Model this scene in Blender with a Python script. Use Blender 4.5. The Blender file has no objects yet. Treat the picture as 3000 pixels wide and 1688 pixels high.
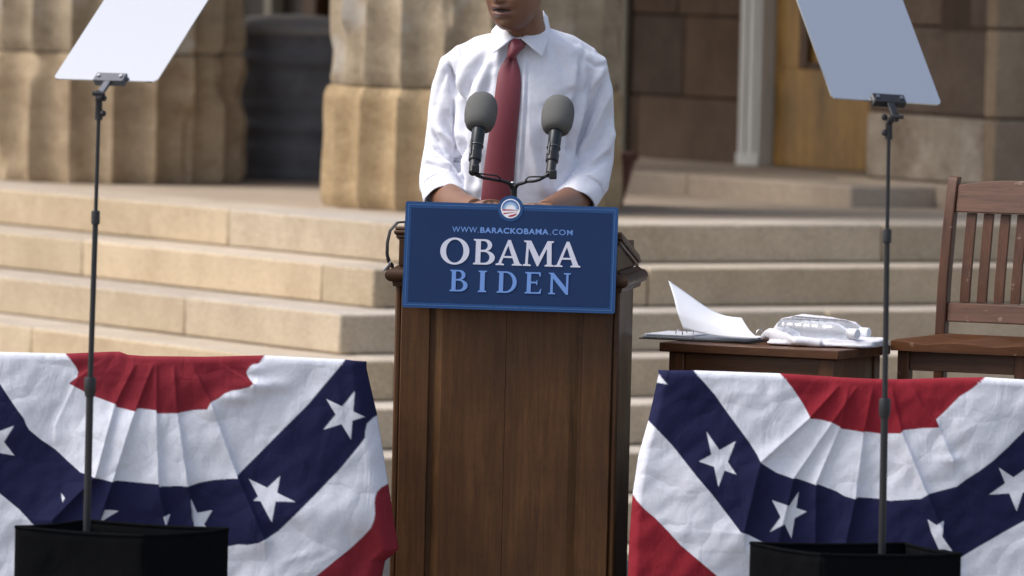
import bpy, bmesh, math, random
import numpy as np
from mathutils import Vector, Matrix, noise as mnoise
from mathutils.bvhtree import BVHTree

random.seed(7); np.random.seed(7)
D2R = math.radians
SC = bpy.context.scene
COL = SC.collection

# ------------------------------------------------------------------ camera
FPX = 21000.0                      # focal length in photo pixels (3000 wide)
CAMZ = 1.85
TILT = math.atan(994.0 / FPX)
ROLL = 0.0227
_f = Vector((0, math.cos(TILT), -math.sin(TILT)))
_u0 = Vector((0, math.sin(TILT), math.cos(TILT)))
_x0 = Vector((1, 0, 0))
_R = _x0 * math.cos(ROLL) + _u0 * math.sin(ROLL)
_U = -_x0 * math.sin(ROLL) + _u0 * math.cos(ROLL)
CAMP = Vector((0, 0, CAMZ))
cd = bpy.data.cameras.new("camera"); cam = bpy.data.objects.new("camera", cd); COL.objects.link(cam)
cam.matrix_world = Matrix(((_R.x, _U.x, -_f.x, 0), (_R.y, _U.y, -_f.y, 0), (_R.z, _U.z, -_f.z, CAMZ), (0, 0, 0, 1)))
cd.sensor_width = 36.0; cd.lens = 36.0 * FPX / 3000.0
cd.clip_start = 0.5; cd.clip_end = 600
cd.dof.use_dof = True; cd.dof.focus_distance = 20.6; cd.dof.aperture_fstop = 4.7
SC.camera = cam

# ------------------------------------------------------------------ light
SUN_DIR = Vector((-0.60, -0.09, 0.79)).normalized()      # towards the sun
world = bpy.data.worlds.new("World"); SC.world = world; world.use_nodes = True
wn = world.node_tree; wn.nodes.clear()
wo = wn.nodes.new("ShaderNodeOutputWorld"); wb = wn.nodes.new("ShaderNodeBackground")
sk = wn.nodes.new("ShaderNodeTexSky"); sk.sky_type = 'NISHITA'; sk.sun_disc = False
sk.sun_elevation = math.asin(SUN_DIR.z); sk.sun_rotation = math.atan2(SUN_DIR.x, SUN_DIR.y)
sk.air_density = 1.0; sk.dust_density = 3.5; sk.ozone_density = 1.0
hs = wn.nodes.new("ShaderNodeHueSaturation"); hs.inputs['Saturation'].default_value = 0.72
wn.links.new(sk.outputs[0], hs.inputs['Color']); wn.links.new(hs.outputs[0], wb.inputs[0]); wn.links.new(wb.outputs[0], wo.inputs[0])
wb.inputs[1].default_value = 0.15
sl = bpy.data.lights.new("sun", 'SUN'); sun = bpy.data.objects.new("sun", sl); COL.objects.link(sun)
sl.energy = 1.6; sl.angle = D2R(28); sl.color = (1.0, 0.96, 0.92)
sun.rotation_euler = (-SUN_DIR).to_track_quat('-Z', 'Y').to_euler()
sun.location = (0, 10, 30)
SC.view_settings.view_transform = 'Standard'; SC.view_settings.look = 'None'
SC.view_settings.exposure = 0.52; SC.view_settings.gamma = 1.0
try:
    SC.cycles.max_bounces = 10; SC.cycles.transparent_max_bounces = 12; SC.cycles.caustics_reflective = False
except Exception: pass

# ------------------------------------------------------------------ helpers
def W(x, y, Y):
    """photo pixel -> world point on the vertical plane at distance Y"""
    d = _f + _R * ((x - 1500.0) / FPX) - _U * ((y - 844.0) / FPX)
    return CAMP + d * (Y / d.y)

def PX(P):
    """world points (n,3) -> photo pixels (n,2)"""
    Q = np.asarray(P, float) - np.array(CAMP)
    zf = Q @ np.array(_f)
    return np.stack([1500 + FPX * (Q @ np.array(_R)) / zf, 844 - FPX * (Q @ np.array(_U)) / zf], 1)

def tag(o, label=None, cat=None, group=None, kind=None):
    if label: o["label"] = label
    if cat: o["category"] = cat
    if group: o["group"] = group
    if kind: o["kind"] = kind
    return o

def thing(name, label, cat, loc=(0, 0, 0), rotz=0.0, group=None, kind=None):
    o = bpy.data.objects.new(name, None); COL.objects.link(o)
    o.empty_display_size = 0.1
    o.location = loc; o.rotation_euler = (0, 0, rotz)
    return tag(o, label, cat, group, kind)

def mloc(o):
    m = Matrix.Translation(o.location) @ o.rotation_euler.to_matrix().to_4x4()
    return mloc(o.parent) @ m if o.parent else m

def link_mesh(name, me, mat, parent=None, world=False, sharp=35):
    o = bpy.data.objects.new(name, me); COL.objects.link(o)
    if mat is not None:
        mats = mat if isinstance(mat, (list, tuple)) else [mat]
        me.materials.clear()
        for m in mats: me.materials.append(m)
    if parent:
        o.parent = parent
        if world: me.transform(mloc(parent).inverted())
    if sharp is not None and len(me.polygons):
        me.polygons.foreach_set("use_smooth", [True] * len(me.polygons))
        me.set_sharp_from_angle(angle=D2R(sharp))
    me.update()
    return o

class MB:
    """collects faces of ONE mesh"""
    def __init__(s): s.v = []; s.f = []; s.c = []
    def add(s, vs, fs, col=None):
        b = len(s.v); s.v += [tuple(p) for p in vs]; s.f += [tuple(b + i for i in f) for f in fs]
        s.c += [col or (1, 1, 1)] * len(vs)
        return s
    def box(s, c, size, M=None, col=None):
        x, y, z = [q / 2 for q in size]; c = Vector(c)
        P = [Vector((sx * x, sy * y, sz * z)) for sx in (-1, 1) for sy in (-1, 1) for sz in (-1, 1)]
        if M is not None: P = [M @ p for p in P]
        return s.add([c + p for p in P], [(0, 1, 3, 2), (4, 6, 7, 5), (0, 4, 5, 1), (2, 3, 7, 6), (0, 2, 6, 4), (1, 5, 7, 3)], col)
    def bx(s, x0, x1, y0, y1, z0, z1, col=None):
        return s.box(((x0 + x1) / 2, (y0 + y1) / 2, (z0 + z1) / 2), (x1 - x0, y1 - y0, z1 - z0), None, col)
    def rings(s, R, cap=True, closed=True):
        n = len(R[0]); b = len(s.v); vs = [p for r in R for p in r]; fs = []
        for i in range(len(R) - 1):
            for j in range(n if closed else n - 1):
                k = (j + 1) % n
                fs.append((i * n + j, i * n + k, (i + 1) * n + k, (i + 1) * n + j))
        if cap:
            fs.append(tuple(range(n))[::-1]); fs.append(tuple((len(R) - 1) * n + j for j in range(n)))
        return s.add(vs, fs)
    def tube(s, pts, rad, n=14, cap=True, flat=1.0, ref=None):
        pts = [Vector(p) for p in pts]
        if not isinstance(rad, (list, tuple)): rad = [rad] * len(pts)
        R = []; prev = None
        for i, p in enumerate(pts):
            t = (pts[min(i + 1, len(pts) - 1)] - pts[max(i - 1, 0)]).normalized()
            if prev is None:
                a = Vector(ref) if ref else (Vector((0, 0, 1)) if abs(t.z) < .9 else Vector((0, 1, 0)))
                a = (a - t * a.dot(t)).normalized()
            else:
                a = (prev - t * prev.dot(t)).normalized()
            prev = a; bb = t.cross(a)
            R.append([p + (a * math.cos(q) * flat + bb * math.sin(q)) * rad[i] for q in [2 * math.pi * k / n for k in range(n)]])
        return s.rings(R, cap)
    def lathe(s, prof, n=32, M=None, cap=True):
        R = [[Vector((r * math.cos(2 * math.pi * k / n), r * math.sin(2 * math.pi * k / n), z)) for k in range(n)] for r, z in prof]
        if M is not None: R = [[M @ p for p in r] for r in R]
        return s.rings(R, cap)
    def prism(s, poly, fn, d):
        """poly: 2D outline; fn(x,y,depth)->point"""
        n = len(poly)
        return s.add([fn(x, y, 0) for x, y in poly] + [fn(x, y, d) for x, y in poly],
                     [tuple(range(n)), tuple(range(2 * n - 1, n - 1, -1))] + [(i, i + n, (i + 1) % n + n, (i + 1) % n) for i in range(n)])
    def grid(s, G):
        m = len(G); n = len(G[0])
        return s.add([p for r in G for p in r], [(i * n + j, i * n + j + 1, (i + 1) * n + j + 1, (i + 1) * n + j) for i in range(m - 1) for j in range(n - 1)])
    def ball(s, c, r, M=None, n=20, m=12):
        c = Vector(c); rr = Vector(r) if isinstance(r, (tuple, list, Vector)) else Vector((r, r, r)); R = []
        for i in range(1, m):
            th = math.pi * i / m
            R.append([Vector((rr.x * math.sin(th) * math.cos(2 * math.pi * k / n), rr.y * math.sin(th) * math.sin(2 * math.pi * k / n), -rr.z * math.cos(th))) for k in range(n)])
        if M is not None: R = [[M @ p for p in r] for r in R]
        R = [[c + p for p in r] for r in R]
        return s.rings(R, True)
    def mesh(s, name="m", fix=True):
        me = bpy.data.meshes.new(name); me.from_pydata(s.v, [], s.f)
        ca = me.color_attributes.new("tint", 'FLOAT_COLOR', 'POINT')
        ca.data.foreach_set("color", np.array([(c[0], c[1], c[2], 1) for c in s.c], 'f').ravel())
        if fix:
            bm = bmesh.new(); bm.from_mesh(me); bmesh.ops.recalc_face_normals(bm, faces=bm.faces); bm.to_mesh(me); bm.free()
        return me
    def build(s, name, mat, parent=None, bevel=0, world=False, sharp=35, seg=2, solid=0, sub=0, fix=True):
        o = link_mesh(name, s.mesh(name, fix), mat, parent, world, sharp)
        if solid:
            m = o.modifiers.new("solid", 'SOLIDIFY'); m.thickness = solid; m.offset = 0
        if sub:
            m = o.modifiers.new("sub", 'SUBSURF'); m.levels = sub; m.render_levels = sub
        if bevel:
            m = o.modifiers.new("bevel", 'BEVEL'); m.width = bevel; m.segments = seg; m.limit_method = 'ANGLE'; m.angle_limit = D2R(40)
            m.harden_normals = False
        return o

def fuse(mb, voxel, smooth=4, fac=0.5):
    """union of closed shapes into one continuous mesh"""
    me = mb.mesh("tmp"); o = bpy.data.objects.new("tmp", me); COL.objects.link(o)
    r = o.modifiers.new("r", 'REMESH'); r.mode = 'VOXEL'; r.voxel_size = voxel; r.adaptivity = 0
    if smooth:
        sm = o.modifiers.new("s", 'SMOOTH'); sm.iterations = smooth; sm.factor = fac
    dg = bpy.context.evaluated_depsgraph_get(); dg.update()
    out = bpy.data.meshes.new_from_object(o.evaluated_get(dg))
    bpy.data.objects.remove(o); bpy.data.meshes.remove(me)
    return out

def get_v(me):
    a = np.empty(len(me.vertices) * 3); me.vertices.foreach_get("co", a); return a.reshape(-1, 3)
def set_v(me, a): me.vertices.foreach_set("co", np.asarray(a, 'f').ravel()); me.update()
def get_n(me):
    a = np.empty(len(me.vertices) * 3, 'f'); me.vertex_normals.foreach_get("vector", a); return a.reshape(-1, 3).astype(float)
def set_col(me, c, name="tint"):
    ca = me.color_attributes.get(name) or me.color_attributes.new(name, 'FLOAT_COLOR', 'POINT')
    ca.data.foreach_set("color", np.concatenate([c, np.ones((len(c), 1))], 1).astype('f').ravel())

def in_poly(poly, X, Y):
    r = np.zeros(X.shape, bool); n = len(poly)
    for i in range(n):
        x1, y1 = poly[i]; x2, y2 = poly[(i + 1) % n]
        if y1 == y2: continue
        c = ((y1 > Y) != (y2 > Y)) & (X < (x2 - x1) * (Y - y1) / (y2 - y1) + x1)
        r ^= c
    return r

# ------------------------------------------------------------------ materials
def _nt(name):
    m = bpy.data.materials.new(name); m.use_nodes = True; nt = m.node_tree; nt.nodes.clear()
    out = nt.nodes.new("ShaderNodeOutputMaterial"); p = nt.nodes.new("ShaderNodeBsdfPrincipled")
    nt.links.new(p.outputs[0], out.inputs[0]); return m, nt, p
def _noise(nt, scale, detail=5, rough=.6, stretch=None, coord='Object'):
    tc = nt.nodes.new("ShaderNodeTexCoord"); mp = nt.nodes.new("ShaderNodeMapping"); n = nt.nodes.new("ShaderNodeTexNoise")
    if stretch: mp.inputs['Scale'].default_value = stretch
    nt.links.new(tc.outputs[coord], mp.inputs[0]); nt.links.new(mp.outputs[0], n.inputs['Vector'])
    n.inputs['Scale'].default_value = scale; n.inputs['Detail'].default_value = detail; n.inputs['Roughness'].default_value = rough
    return n
def _ramp(nt, src, stops):
    r = nt.nodes.new("ShaderNodeValToRGB"); e = r.color_ramp.elements
    while len(e) < len(stops): e.new(.5)
    for k, (p, c) in enumerate(stops):
        e[k].position = p; e[k].color = (c[0], c[1], c[2], 1) if isinstance(c, (tuple, list)) else (c, c, c, 1)
    nt.links.new(src, r.inputs[0]); return r
def _mix(nt, kind, a, b, fac=1.0):
    m = nt.nodes.new("ShaderNodeMix"); m.data_type = 'RGBA'; m.blend_type = kind
    for s, q in ((6, a), (7, b)):
        if isinstance(q, (tuple, list)): m.inputs[s].default_value = (q[0], q[1], q[2], 1)
        else: nt.links.new(q, m.inputs[s])
    if isinstance(fac, (int, float)): m.inputs[0].default_value = fac
    else: nt.links.new(fac, m.inputs[0])
    return m.outputs[2]
def _bump(nt, p, h, strength, dist=.01, prev=None):
    b = nt.nodes.new("ShaderNodeBump"); b.inputs['Strength'].default_value = strength; b.inputs['Distance'].default_value = dist
    nt.links.new(h, b.inputs['Height'])
    if prev is not None: nt.links.new(prev, b.inputs['Normal'])
    nt.links.new(b.outputs[0], p.inputs['Normal']); return b.outputs[0]
def sc(c, k): return tuple(min(1, q * k) for q in c)

def M(name, col, rough=.6, var=.12, scale=9, bump=.1, bscale=60, metal=0, spec=.5, stretch=None, tint=False, coat=0):
    m, nt, p = _nt(name)
    n = _noise(nt, scale, 6, .65, stretch)
    r = _ramp(nt, n.outputs[0], [(.28, sc(col, 1 - var)), (.72, sc(col, 1 + var))])
    c = r.outputs[0]
    if tint:
        a = nt.nodes.new("ShaderNodeVertexColor"); a.layer_name = "tint"; c = _mix(nt, 'MULTIPLY', c, a.outputs[0])
    nt.links.new(c, p.inputs['Base Color'])
    p.inputs['Roughness'].default_value = rough; p.inputs['Metallic'].default_value = metal
    p.inputs['Specular IOR Level'].default_value = spec; p.inputs['Coat Weight'].default_value = coat
    if bump:
        n2 = _noise(nt, bscale, 4, .6, stretch); _bump(nt, p, n2.outputs[0], bump, .004)
    return m

def stone(name, c_lo, c_hi, stain=(.1, .07, .045), stain_amt=.35, scale=3.0, bump=.35, tint=True, streak=None, white=0):
    m, nt, p = _nt(name)
    n = _noise(nt, scale, 8, .7, streak); r = _ramp(nt, n.outputs[0], [(.30, c_lo), (.68, c_hi)])
    n2 = _noise(nt, scale * 2.3, 6, .75); r2 = _ramp(nt, n2.outputs[0], [(.50, 0.0), (.74, 1.0)])
    k = nt.nodes.new("ShaderNodeMath"); k.operation = 'MULTIPLY'; k.inputs[1].default_value = stain_amt; nt.links.new(r2.outputs[0], k.inputs[0])
    c = _mix(nt, 'MIX', r.outputs[0], stain, k.outputs[0])
    n4 = _noise(nt, 70, 3, .6); r4 = _ramp(nt, n4.outputs[0], [(.3, .80), (.7, 1.12)])
    c = _mix(nt, 'MULTIPLY', c, r4.outputs[0])
    if white:
        n3 = _noise(nt, scale * 1.1, 5, .6); r3 = _ramp(nt, n3.outputs[0], [(.56, 0.0), (.66, 1.0)])
        k2 = nt.nodes.new("ShaderNodeMath"); k2.operation = 'MULTIPLY'; k2.inputs[1].default_value = white; nt.links.new(r3.outputs[0], k2.inputs[0])
        c = _mix(nt, 'MIX', c, (.42, .39, .35), k2.outputs[0])
    if tint:
        a = nt.nodes.new("ShaderNodeVertexColor"); a.layer_name = "tint"; c = _mix(nt, 'MULTIPLY', c, a.outputs[0])
    nt.links.new(c, p.inputs['Base Color']); p.inputs['Roughness'].default_value = .9; p.inputs['Specular IOR Level'].default_value = .25
    nb = _noise(nt, 26, 8, .7); _bump(nt, p, nb.outputs[0], bump, .012)
    return m

def wood(name, lo, hi, axis='Z', rough=.42, grain=1.0, scale=1.0, blotch=.5, coat=.15, wear=0):
    m, nt, p = _nt(name)
    st = {'X': (1.2, 22, 22), 'Y': (22, 1.2, 22), 'Z': (22, 22, 1.2)}[axis]
    st = tuple(q * scale for q in st)
    n = _noise(nt, 2.0, 7, .65, st); n.inputs['Distortion'].default_value = .6
    r = _ramp(nt, n.outputs[0], [(.25, lo), (.52, tuple((a + b) / 2 for a, b in zip(lo, hi))), (.8, hi)])
    b = _noise(nt, 4.5, 4, .6, {'X': (.5, 1, 1), 'Y': (1, .5, 1), 'Z': (1, 1, .5)}[axis]); rb = _ramp(nt, b.outputs[0], [(.3, 1 - blotch), (.7, 1 + blotch * .55)])
    c = _mix(nt, 'MULTIPLY', r.outputs[0], rb.outputs[0])
    f = _noise(nt, 9, 3, .5, tuple(q * 2.2 for q in st)); rf = _ramp(nt, f.outputs[0], [(.34, .62), (.46, 1.0)])
    c = _mix(nt, 'MULTIPLY', c, rf.outputs[0], .8)
    if wear:
        w = _noise(nt, 38, 2, .5); rw = _ramp(nt, w.outputs[0], [(.70, 0.0), (.74, 1.0)])
        c = _mix(nt, 'MIX', c, (.36, .27, .20), _mul(nt, rw.outputs[0], wear))
    nt.links.new(c, p.inputs['Base Color'])
    rr = _ramp(nt, b.outputs[0], [(.3, rough - .08), (.7, rough + .12)]); nt.links.new(rr.outputs[0], p.inputs['Roughness'])
    p.inputs['Specular IOR Level'].default_value = .32; p.inputs['Coat Weight'].default_value = coat; p.inputs['Coat Roughness'].default_value = .3
    _bump(nt, p, n.outputs[0], .12 * grain, .002)
    return m
def _mul(nt, s, k):
    q = nt.nodes.new("ShaderNodeMath"); q.operation = 'MULTIPLY'; q.inputs[1].default_value = k; nt.links.new(s, q.inputs[0]); return q.outputs[0]

def cloth(name, col=None, rough=.85, crease=.5, cscale=7.0, weave=900, tint=False, wd=.004, weave_str=.08):
    """col None -> colour pattern from the tint attribute; fine creases as bump"""
    m, nt, p = _nt(name)
    if tint:
        a = nt.nodes.new("ShaderNodeVertexColor"); a.layer_name = "tint"; c = a.outputs[0]
        n0 = _noise(nt, 90, 3, .6); r0 = _ramp(nt, n0.outputs[0], [(.3, .94), (.7, 1.04)])
        c = _mix(nt, 'MULTIPLY', c, r0.outputs[0])
        nt.links.new(c, p.inputs['Base Color'])
    else:
        n0 = _noise(nt, 60, 3, .6); r0 = _ramp(nt, n0.outputs[0], [(.3, sc(col, .95)), (.7, sc(col, 1.03))]); nt.links.new(r0.outputs[0], p.inputs['Base Color'])
    p.inputs['Roughness'].default_value = rough; p.inputs['Specular IOR Level'].default_value = .2
    tc = nt.nodes.new("ShaderNodeTexCoord"); wv = nt.nodes.new("ShaderNodeTexNoise"); wv.inputs['Scale'].default_value = 5; wv.inputs['Detail'].default_value = 3
    nt.links.new(tc.outputs['Object'], wv.inputs['Vector'])
    mx = nt.nodes.new("ShaderNodeMix"); mx.data_type = 'VECTOR'; mx.inputs[0].default_value = .13
    nt.links.new(tc.outputs['Object'], mx.inputs[4]); nt.links.new(wv.outputs['Color'], mx.inputs[5])
    vo = nt.nodes.new("ShaderNodeTexVoronoi"); vo.feature = 'DISTANCE_TO_EDGE'; vo.inputs['Scale'].default_value = cscale
    nt.links.new(mx.outputs[1], vo.inputs['Vector'])
    rv = _ramp(nt, vo.outputs['Distance'], [(0, 0.0), (.18, 1.0)])
    n3 = _noise(nt, cscale * .9, 4, .5, (1.4, 1, .7)); n3.inputs['Distortion'].default_value = 1.2
    ad = nt.nodes.new("ShaderNodeMath"); ad.operation = 'ADD'; nt.links.new(_mul(nt, rv.outputs[0], .35), ad.inputs[0]); nt.links.new(n3.outputs[0], ad.inputs[1])
    pv = _bump(nt, p, ad.outputs[0], crease, wd * 4)
    if weave:
        nw = _noise(nt, weave, 1, .5); _bump(nt, p, nw.outputs[0], weave_str, .001, pv)
    return m

def nospec(m, k):
    for n_ in m.node_tree.nodes:
        if n_.type == 'BSDF_PRINCIPLED': n_.inputs['Specular IOR Level'].default_value = k
    return m
def plain(name, col, rough=.5, metal=0, spec=.5, emit=None):
    return M(name, col, rough, .04, 30, 0, 60, metal, spec)

MT = {}
MT['steps'] = stone('step_sandstone', (.40, .315, .215), (.54, .44, .315), (.28, .20, .12), .30, 2.2, .25)
MT['tread'] = stone('worn_sunlit_tread', (.42, .36, .29), (.56, .49, .41), (.30, .25, .19), .30, 2.6, .2)  # greyer from wear, and painted paler to add sunlit contrast with the risers
MT['floor'] = stone('porch_stone', (.36, .29, .22), (.45, .37, .29), (.26, .20, .14), .3, 2.0, .2)
MT['col_gold'] = stone('golden_sandstone', (.31, .215, .115), (.48, .36, .215), (.17, .085, .03), .5, 3.4, .6, streak=(.8, .8, 2.2))
MT['col_tan'] = stone('tan_sandstone', (.26, .19, .12), (.44, .345, .23), (.16, .085, .04), .6, 3.4, .6, streak=(.8, .8, 2.2))
MT['col_grey'] = stone('grey_sandstone', (.25, .195, .13), (.44, .36, .255), (.10, .07, .05), .5, 3.2, .65, streak=(.8, .8, 1.8), white=.7)
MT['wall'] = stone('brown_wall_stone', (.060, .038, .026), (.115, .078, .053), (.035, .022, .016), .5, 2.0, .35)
MT['wallr'] = stone('pale_stained_wall_stone', (.085, .057, .039), (.15, .108, .076), (.05, .032, .022), .5, 2.4, .35)
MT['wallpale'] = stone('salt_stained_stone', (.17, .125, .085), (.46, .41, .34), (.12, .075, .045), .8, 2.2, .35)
MT['lit_corner'] = stone('lit_corner_stone', (.22, .155, .10), (.33, .25, .17), (.12, .08, .05), .4, 2.4, .3)  # pale tone stands for sunlight on the wall's corner
MT['pave'] = stone('plaza_paving', (.22, .20, .17), (.30, .27, .23), (.15, .12, .1), .3, .8, .2, tint=False)
MT['lect'] = wood('dark_lectern_wood', (.058, .0215, .0062), (.132, .0560, .0165), 'Z', .5, 1, 1.8, .40, .0)
MT['lecth'] = wood('dark_lectern_wood_rail', (.040, .0150, .0046), (.092, .039, .0125), 'X', .48, 1, 1.4, .38, .02)
MT['lectbevel'] = wood('pale_panel_bevel_wood', (.065, .027, .008), (.16, .075, .024), 'Z', .45, 1, 1.8, .5, .0)
MT['lectedge'] = wood('worn_lectern_moulding', (.05, .024, .011), (.15, .085, .045), 'X', .4, 1, 1, .4, .2)
MT['chair'] = wood('reddish_chair_wood', (.050, .0175, .0075), (.145, .057, .026), 'Z', .45, 1, 1.2, .3, .04, wear=.35)
MT['chairh'] = wood('reddish_chair_wood_rail', (.060, .024, .012), (.175, .082, .047), 'X', .45, 1, .55, .3, .04, wear=.35)
MT['seat'] = wood('worn_seat_wood', (.055, .019, .0065), (.15, .057, .020), 'X', .36, 1, .8, .3, .1, wear=.35)
MT['table'] = wood('brown_table_wood', (.060, .021, .0075), (.165, .066, .026), 'X', .42, 1, .8, .3, .1)
MT['tablev'] = wood('brown_table_leg_wood', (.060, .021, .0075), (.165, .066, .026), 'Z', .42, 1, .8, .3, .1)
MT['stage'] = M('black_stage_deck', (.03, .03, .032), .7)
MT['blackm'] = M('black_metal', (.012, .0125, .016), .45, .1, 20, .05, 200)
MT['blackmg'] = M('grey_anodised_metal', (.10, .105, .125), .40, .08, 30, .02, 200, 0.3)
MT['bolt'] = M('steel_bolt', (.45, .46, .48), .3, .05, 20, 0, 60, 1)
MT['chrome'] = M('ring_steel', (.6, .6, .62), .2, .05, 20, 0, 60, 1)
MT['blackcloth'] = cloth('black_duvetyn', (.0042, .0045, .0054), .95, .5, 6, 700)
nospec(MT['blackcloth'], .04)
MT['foam'] = M('grey_foam', (.125, .125, .121), .95, .06, 60, .35, 420, 0, .2)
MT['micmetal'] = M('dark_mic_metal', (.022, .026, .030), .35, .1, 30, .03, 200, .4)
MT['shirt'] = cloth('white_shirt_cotton', (.77, .78, .85), .85, .30, 8, 1400, wd=.0028)
MT['white_pl'] = M('white_plastic', (.78, .80, .84), .35, .03, 20, 0)
MT['paper'] = M('white_paper', (.80, .81, .85), .7, .03, 20, .05, 20)
MT['towel'] = M('white_terry', (.80, .79, .84), .95, .05, 60, .9, 420, 0, .1)
MT['navy_tr'] = cloth('dark_trouser_wool', (.016, .017, .022), .85, .2, 8, 900)
MT['shoe'] = M('black_leather', (.012, .011, .010), .3)
MT['hair'] = M('short_black_hair', (.012, .010, .009), .7, .3, 200, .6, 300)
MT['bunt'] = cloth('printed_bunting_cotton', None, .88, .46, 8, 1200, tint=True, wd=.0035)
MT['grey_barrel'] = M('dark_grey_barrel', (.115, .115, .125), .6, .35, 7, .4, 22)
MT['lid'] = M('grey_barrel_lid', (.24, .235, .235), .6, .2, 6, .1)
MT['pot'] = M('maroon_terracotta', (.085, .018, .012), .6, .2, 6, .2)
MT['whitepaint'] = M('aged_white_paint', (.60, .585, .54), .6, .14, 7, .1, stretch=(6, 6, .6))
MT['door'] = wood('golden_oak_door', (.24, .115, .022), (.52, .30, .085), 'Z', .4, 1, .5, .5, .2)
MT['doordark'] = wood('dark_door_moulding', (.05, .02, .006), (.10, .045, .015), 'Z', .4)
MT['glassdark'] = M('dark_window', (.020, .012, .010), .3, .2, 3, 0)
MT['pipe'] = M('painted_conduit', (.23, .21, .16), .6)
MT['signblue'] = M('sign_blue', (.024, .074, .200), .6, .03, 40, .0, spec=.15)
MT['signnavy'] = M('sign_navy', (.0155, .036, .104), .65, .05, 10, .0, spec=.1)
MT['signline'] = M('sign_line_blue', (.085, .19, .46), .42, .03, 40, 0)
MT['letwhite'] = M('letter_white', (.58, .60, .72), .45, .02, 40, 0)
MT['letblue'] = M('letter_light_blue', (.135, .27, .62), .45, .02, 40, 0)
MT['emwhite'] = M('emblem_white', (.78, .80, .86), .45, .02, 40, 0)
MT['emred'] = M('emblem_red', (.38, .035, .05), .45, .04, 40, 0)
# ------------------------------------------------------------------ setting: ground, steps, porch, building
GZ = -0.454
g = MB(); g.bx(-150, 150, -20, 250, GZ - .3, GZ)
tag(g.build("plaza_pavement", MT['pave'], sharp=None), "pale stone plaza in front of the portico", kind="structure")

CORNER = Vector((-.413, 27.79, 0)); RZ = math.atan2(.515, .857)
ZP, RISE, TREAD = .77, .153, .33
def loc2w(b, a, z=0):
    c, s = math.cos(RZ), math.sin(RZ)
    return Vector((CORNER.x + b * c - a * s, CORNER.y + b * s + a * c, z))

def tinted(lo=.86, hi=1.1, warm=.05):
    k = random.uniform(lo, hi); w = random.uniform(-warm, warm)
    return (k * (1 + w * .5), k, k * (1 - w))

fl = MB(); fl.bx(.42, 4.6, .42, 25, GZ, ZP)
tag(fl.build("porch_floor", MT['floor'], None), "worn stone floor of the porch behind the columns", kind="structure")
bpy.data.objects["porch_floor"].location = CORNER; bpy.data.objects["porch_floor"].rotation_euler = (0, 0, RZ)

steps = thing("stone_steps", "pale sandstone flight of steps wrapping round the porch corner behind the speaker", "steps", CORNER, RZ)
JL = {0: [1.42, 3.5, 5.6, 7.9], 1: [.06, 2.06, 4.3, 6.1, 8.2], 2: [.557, 2.75, 4.6, 6.6], 3: [1.216, 3.4, 5.2, 7.3], 4: [.4, 2.2, 4.4, 6.4], 5: [1.0, 3.1, 5.1], 6: [.2, 2.2, 4.2], 7: [.8, 2.8, 4.8]}
JR = {0: [2.215, 4.2], 1: [.897, 2.9, 4.6], 2: [1.52, 3.6], 3: [.8, 2.6, 4.4], 4: [1.4, 3.1], 5: [.5, 2.3, 4.2], 6: [1.2, 3.0], 7: [.6, 2.4, 4.1]}
GAP = .0035
for k in range(8):
    mb = MB(); z1 = ZP - RISE * k; z0 = z1 - RISE + .0025
    o0 = -TREAD * k; d = .43 if k == 0 else TREAD
    z1k = z1 + (.002 if k == 0 else 0)
    ys = [o0] + [q for q in JL[k] if q > o0 + .3]
    while ys[-1] < 22: ys.append(ys[-1] + random.uniform(1.6, 2.4))
    for i in range(len(ys) - 1):
        mb.bx(o0 - .012, o0 + d + (.04 if k else 0), ys[i] + (GAP if i else -.012), ys[i + 1] - GAP, z0, z1k + random.uniform(-.001, .001), tinted())
    xs = [o0 + d + (.042 if k else 0)] + [q for q in JR[k] if q > o0 + d + .3]
    while xs[-1] < 9: xs.append(xs[-1] + random.uniform(1.6, 2.4))
    for i in range(len(xs) - 1):
        mb.bx(xs[i] + GAP, xs[i + 1] - GAP, o0 - .012, o0 + d + (.04 if k else 0), z0, z1k + random.uniform(-.001, .001), tinted())
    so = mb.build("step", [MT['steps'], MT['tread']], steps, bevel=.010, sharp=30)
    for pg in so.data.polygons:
        if pg.normal.z > .9: pg.material_index = 1  # upward faces take the paler, sunlit tone

bld = thing("stone_building", "brown sandstone building with a golden door behind the porch columns", "building", CORNER, RZ)
def course_wall(mb, along, fixed0, fixed1, s0, s1, zs, holes=(), lens=(.75, 1.35), lo=.78, hi=1.18):
    for i in range(len(zs) - 1):
        s = s0 - random.uniform(0, .5)
        while s < s1:
            e = s + random.uniform(*lens); a, b = max(s, s0), min(e, s1)
            if s1 - b < .25: b = s1
            if b - a > .03:
                segs = [(a, b)]
                for (h0, h1, hz0, hz1) in holes:
                    if zs[i] < hz1 - .01 and zs[i + 1] > hz0 + .01:
                        ns = []
                        for (p, q) in segs:
                            if q <= h0 or p >= h1: ns.append((p, q)); continue
                            if p < h0: ns.append((p, h0))
                            if q > h1: ns.append((h1, q))
                        segs = ns
                for (p, q) in segs:
                    if q - p < .02: continue
                    o = random.uniform(-.006, .006); c = tinted(lo, hi, .1)
                    if along == 'y': mb.bx(fixed0 + o, fixed1, p + .002, q - .002, zs[i] + .002, zs[i + 1] - .002, c)
                    else: mb.bx(p + .002, q - .002, fixed0 + o, fixed1, zs[i] + .002, zs[i + 1] - .002, c)
            s = b if b == s1 else e
ZS = [.77, 1.164, 1.55, 1.936, 2.33, 2.72, 3.2, 3.7, 4.3, 5.0, 5.8, 6.6, 7.2]
BACK = 4.27
w = MB()
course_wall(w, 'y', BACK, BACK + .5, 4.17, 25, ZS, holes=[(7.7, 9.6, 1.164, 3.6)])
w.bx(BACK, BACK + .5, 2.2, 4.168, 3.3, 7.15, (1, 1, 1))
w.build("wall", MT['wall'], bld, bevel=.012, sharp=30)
w = MB()
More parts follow.
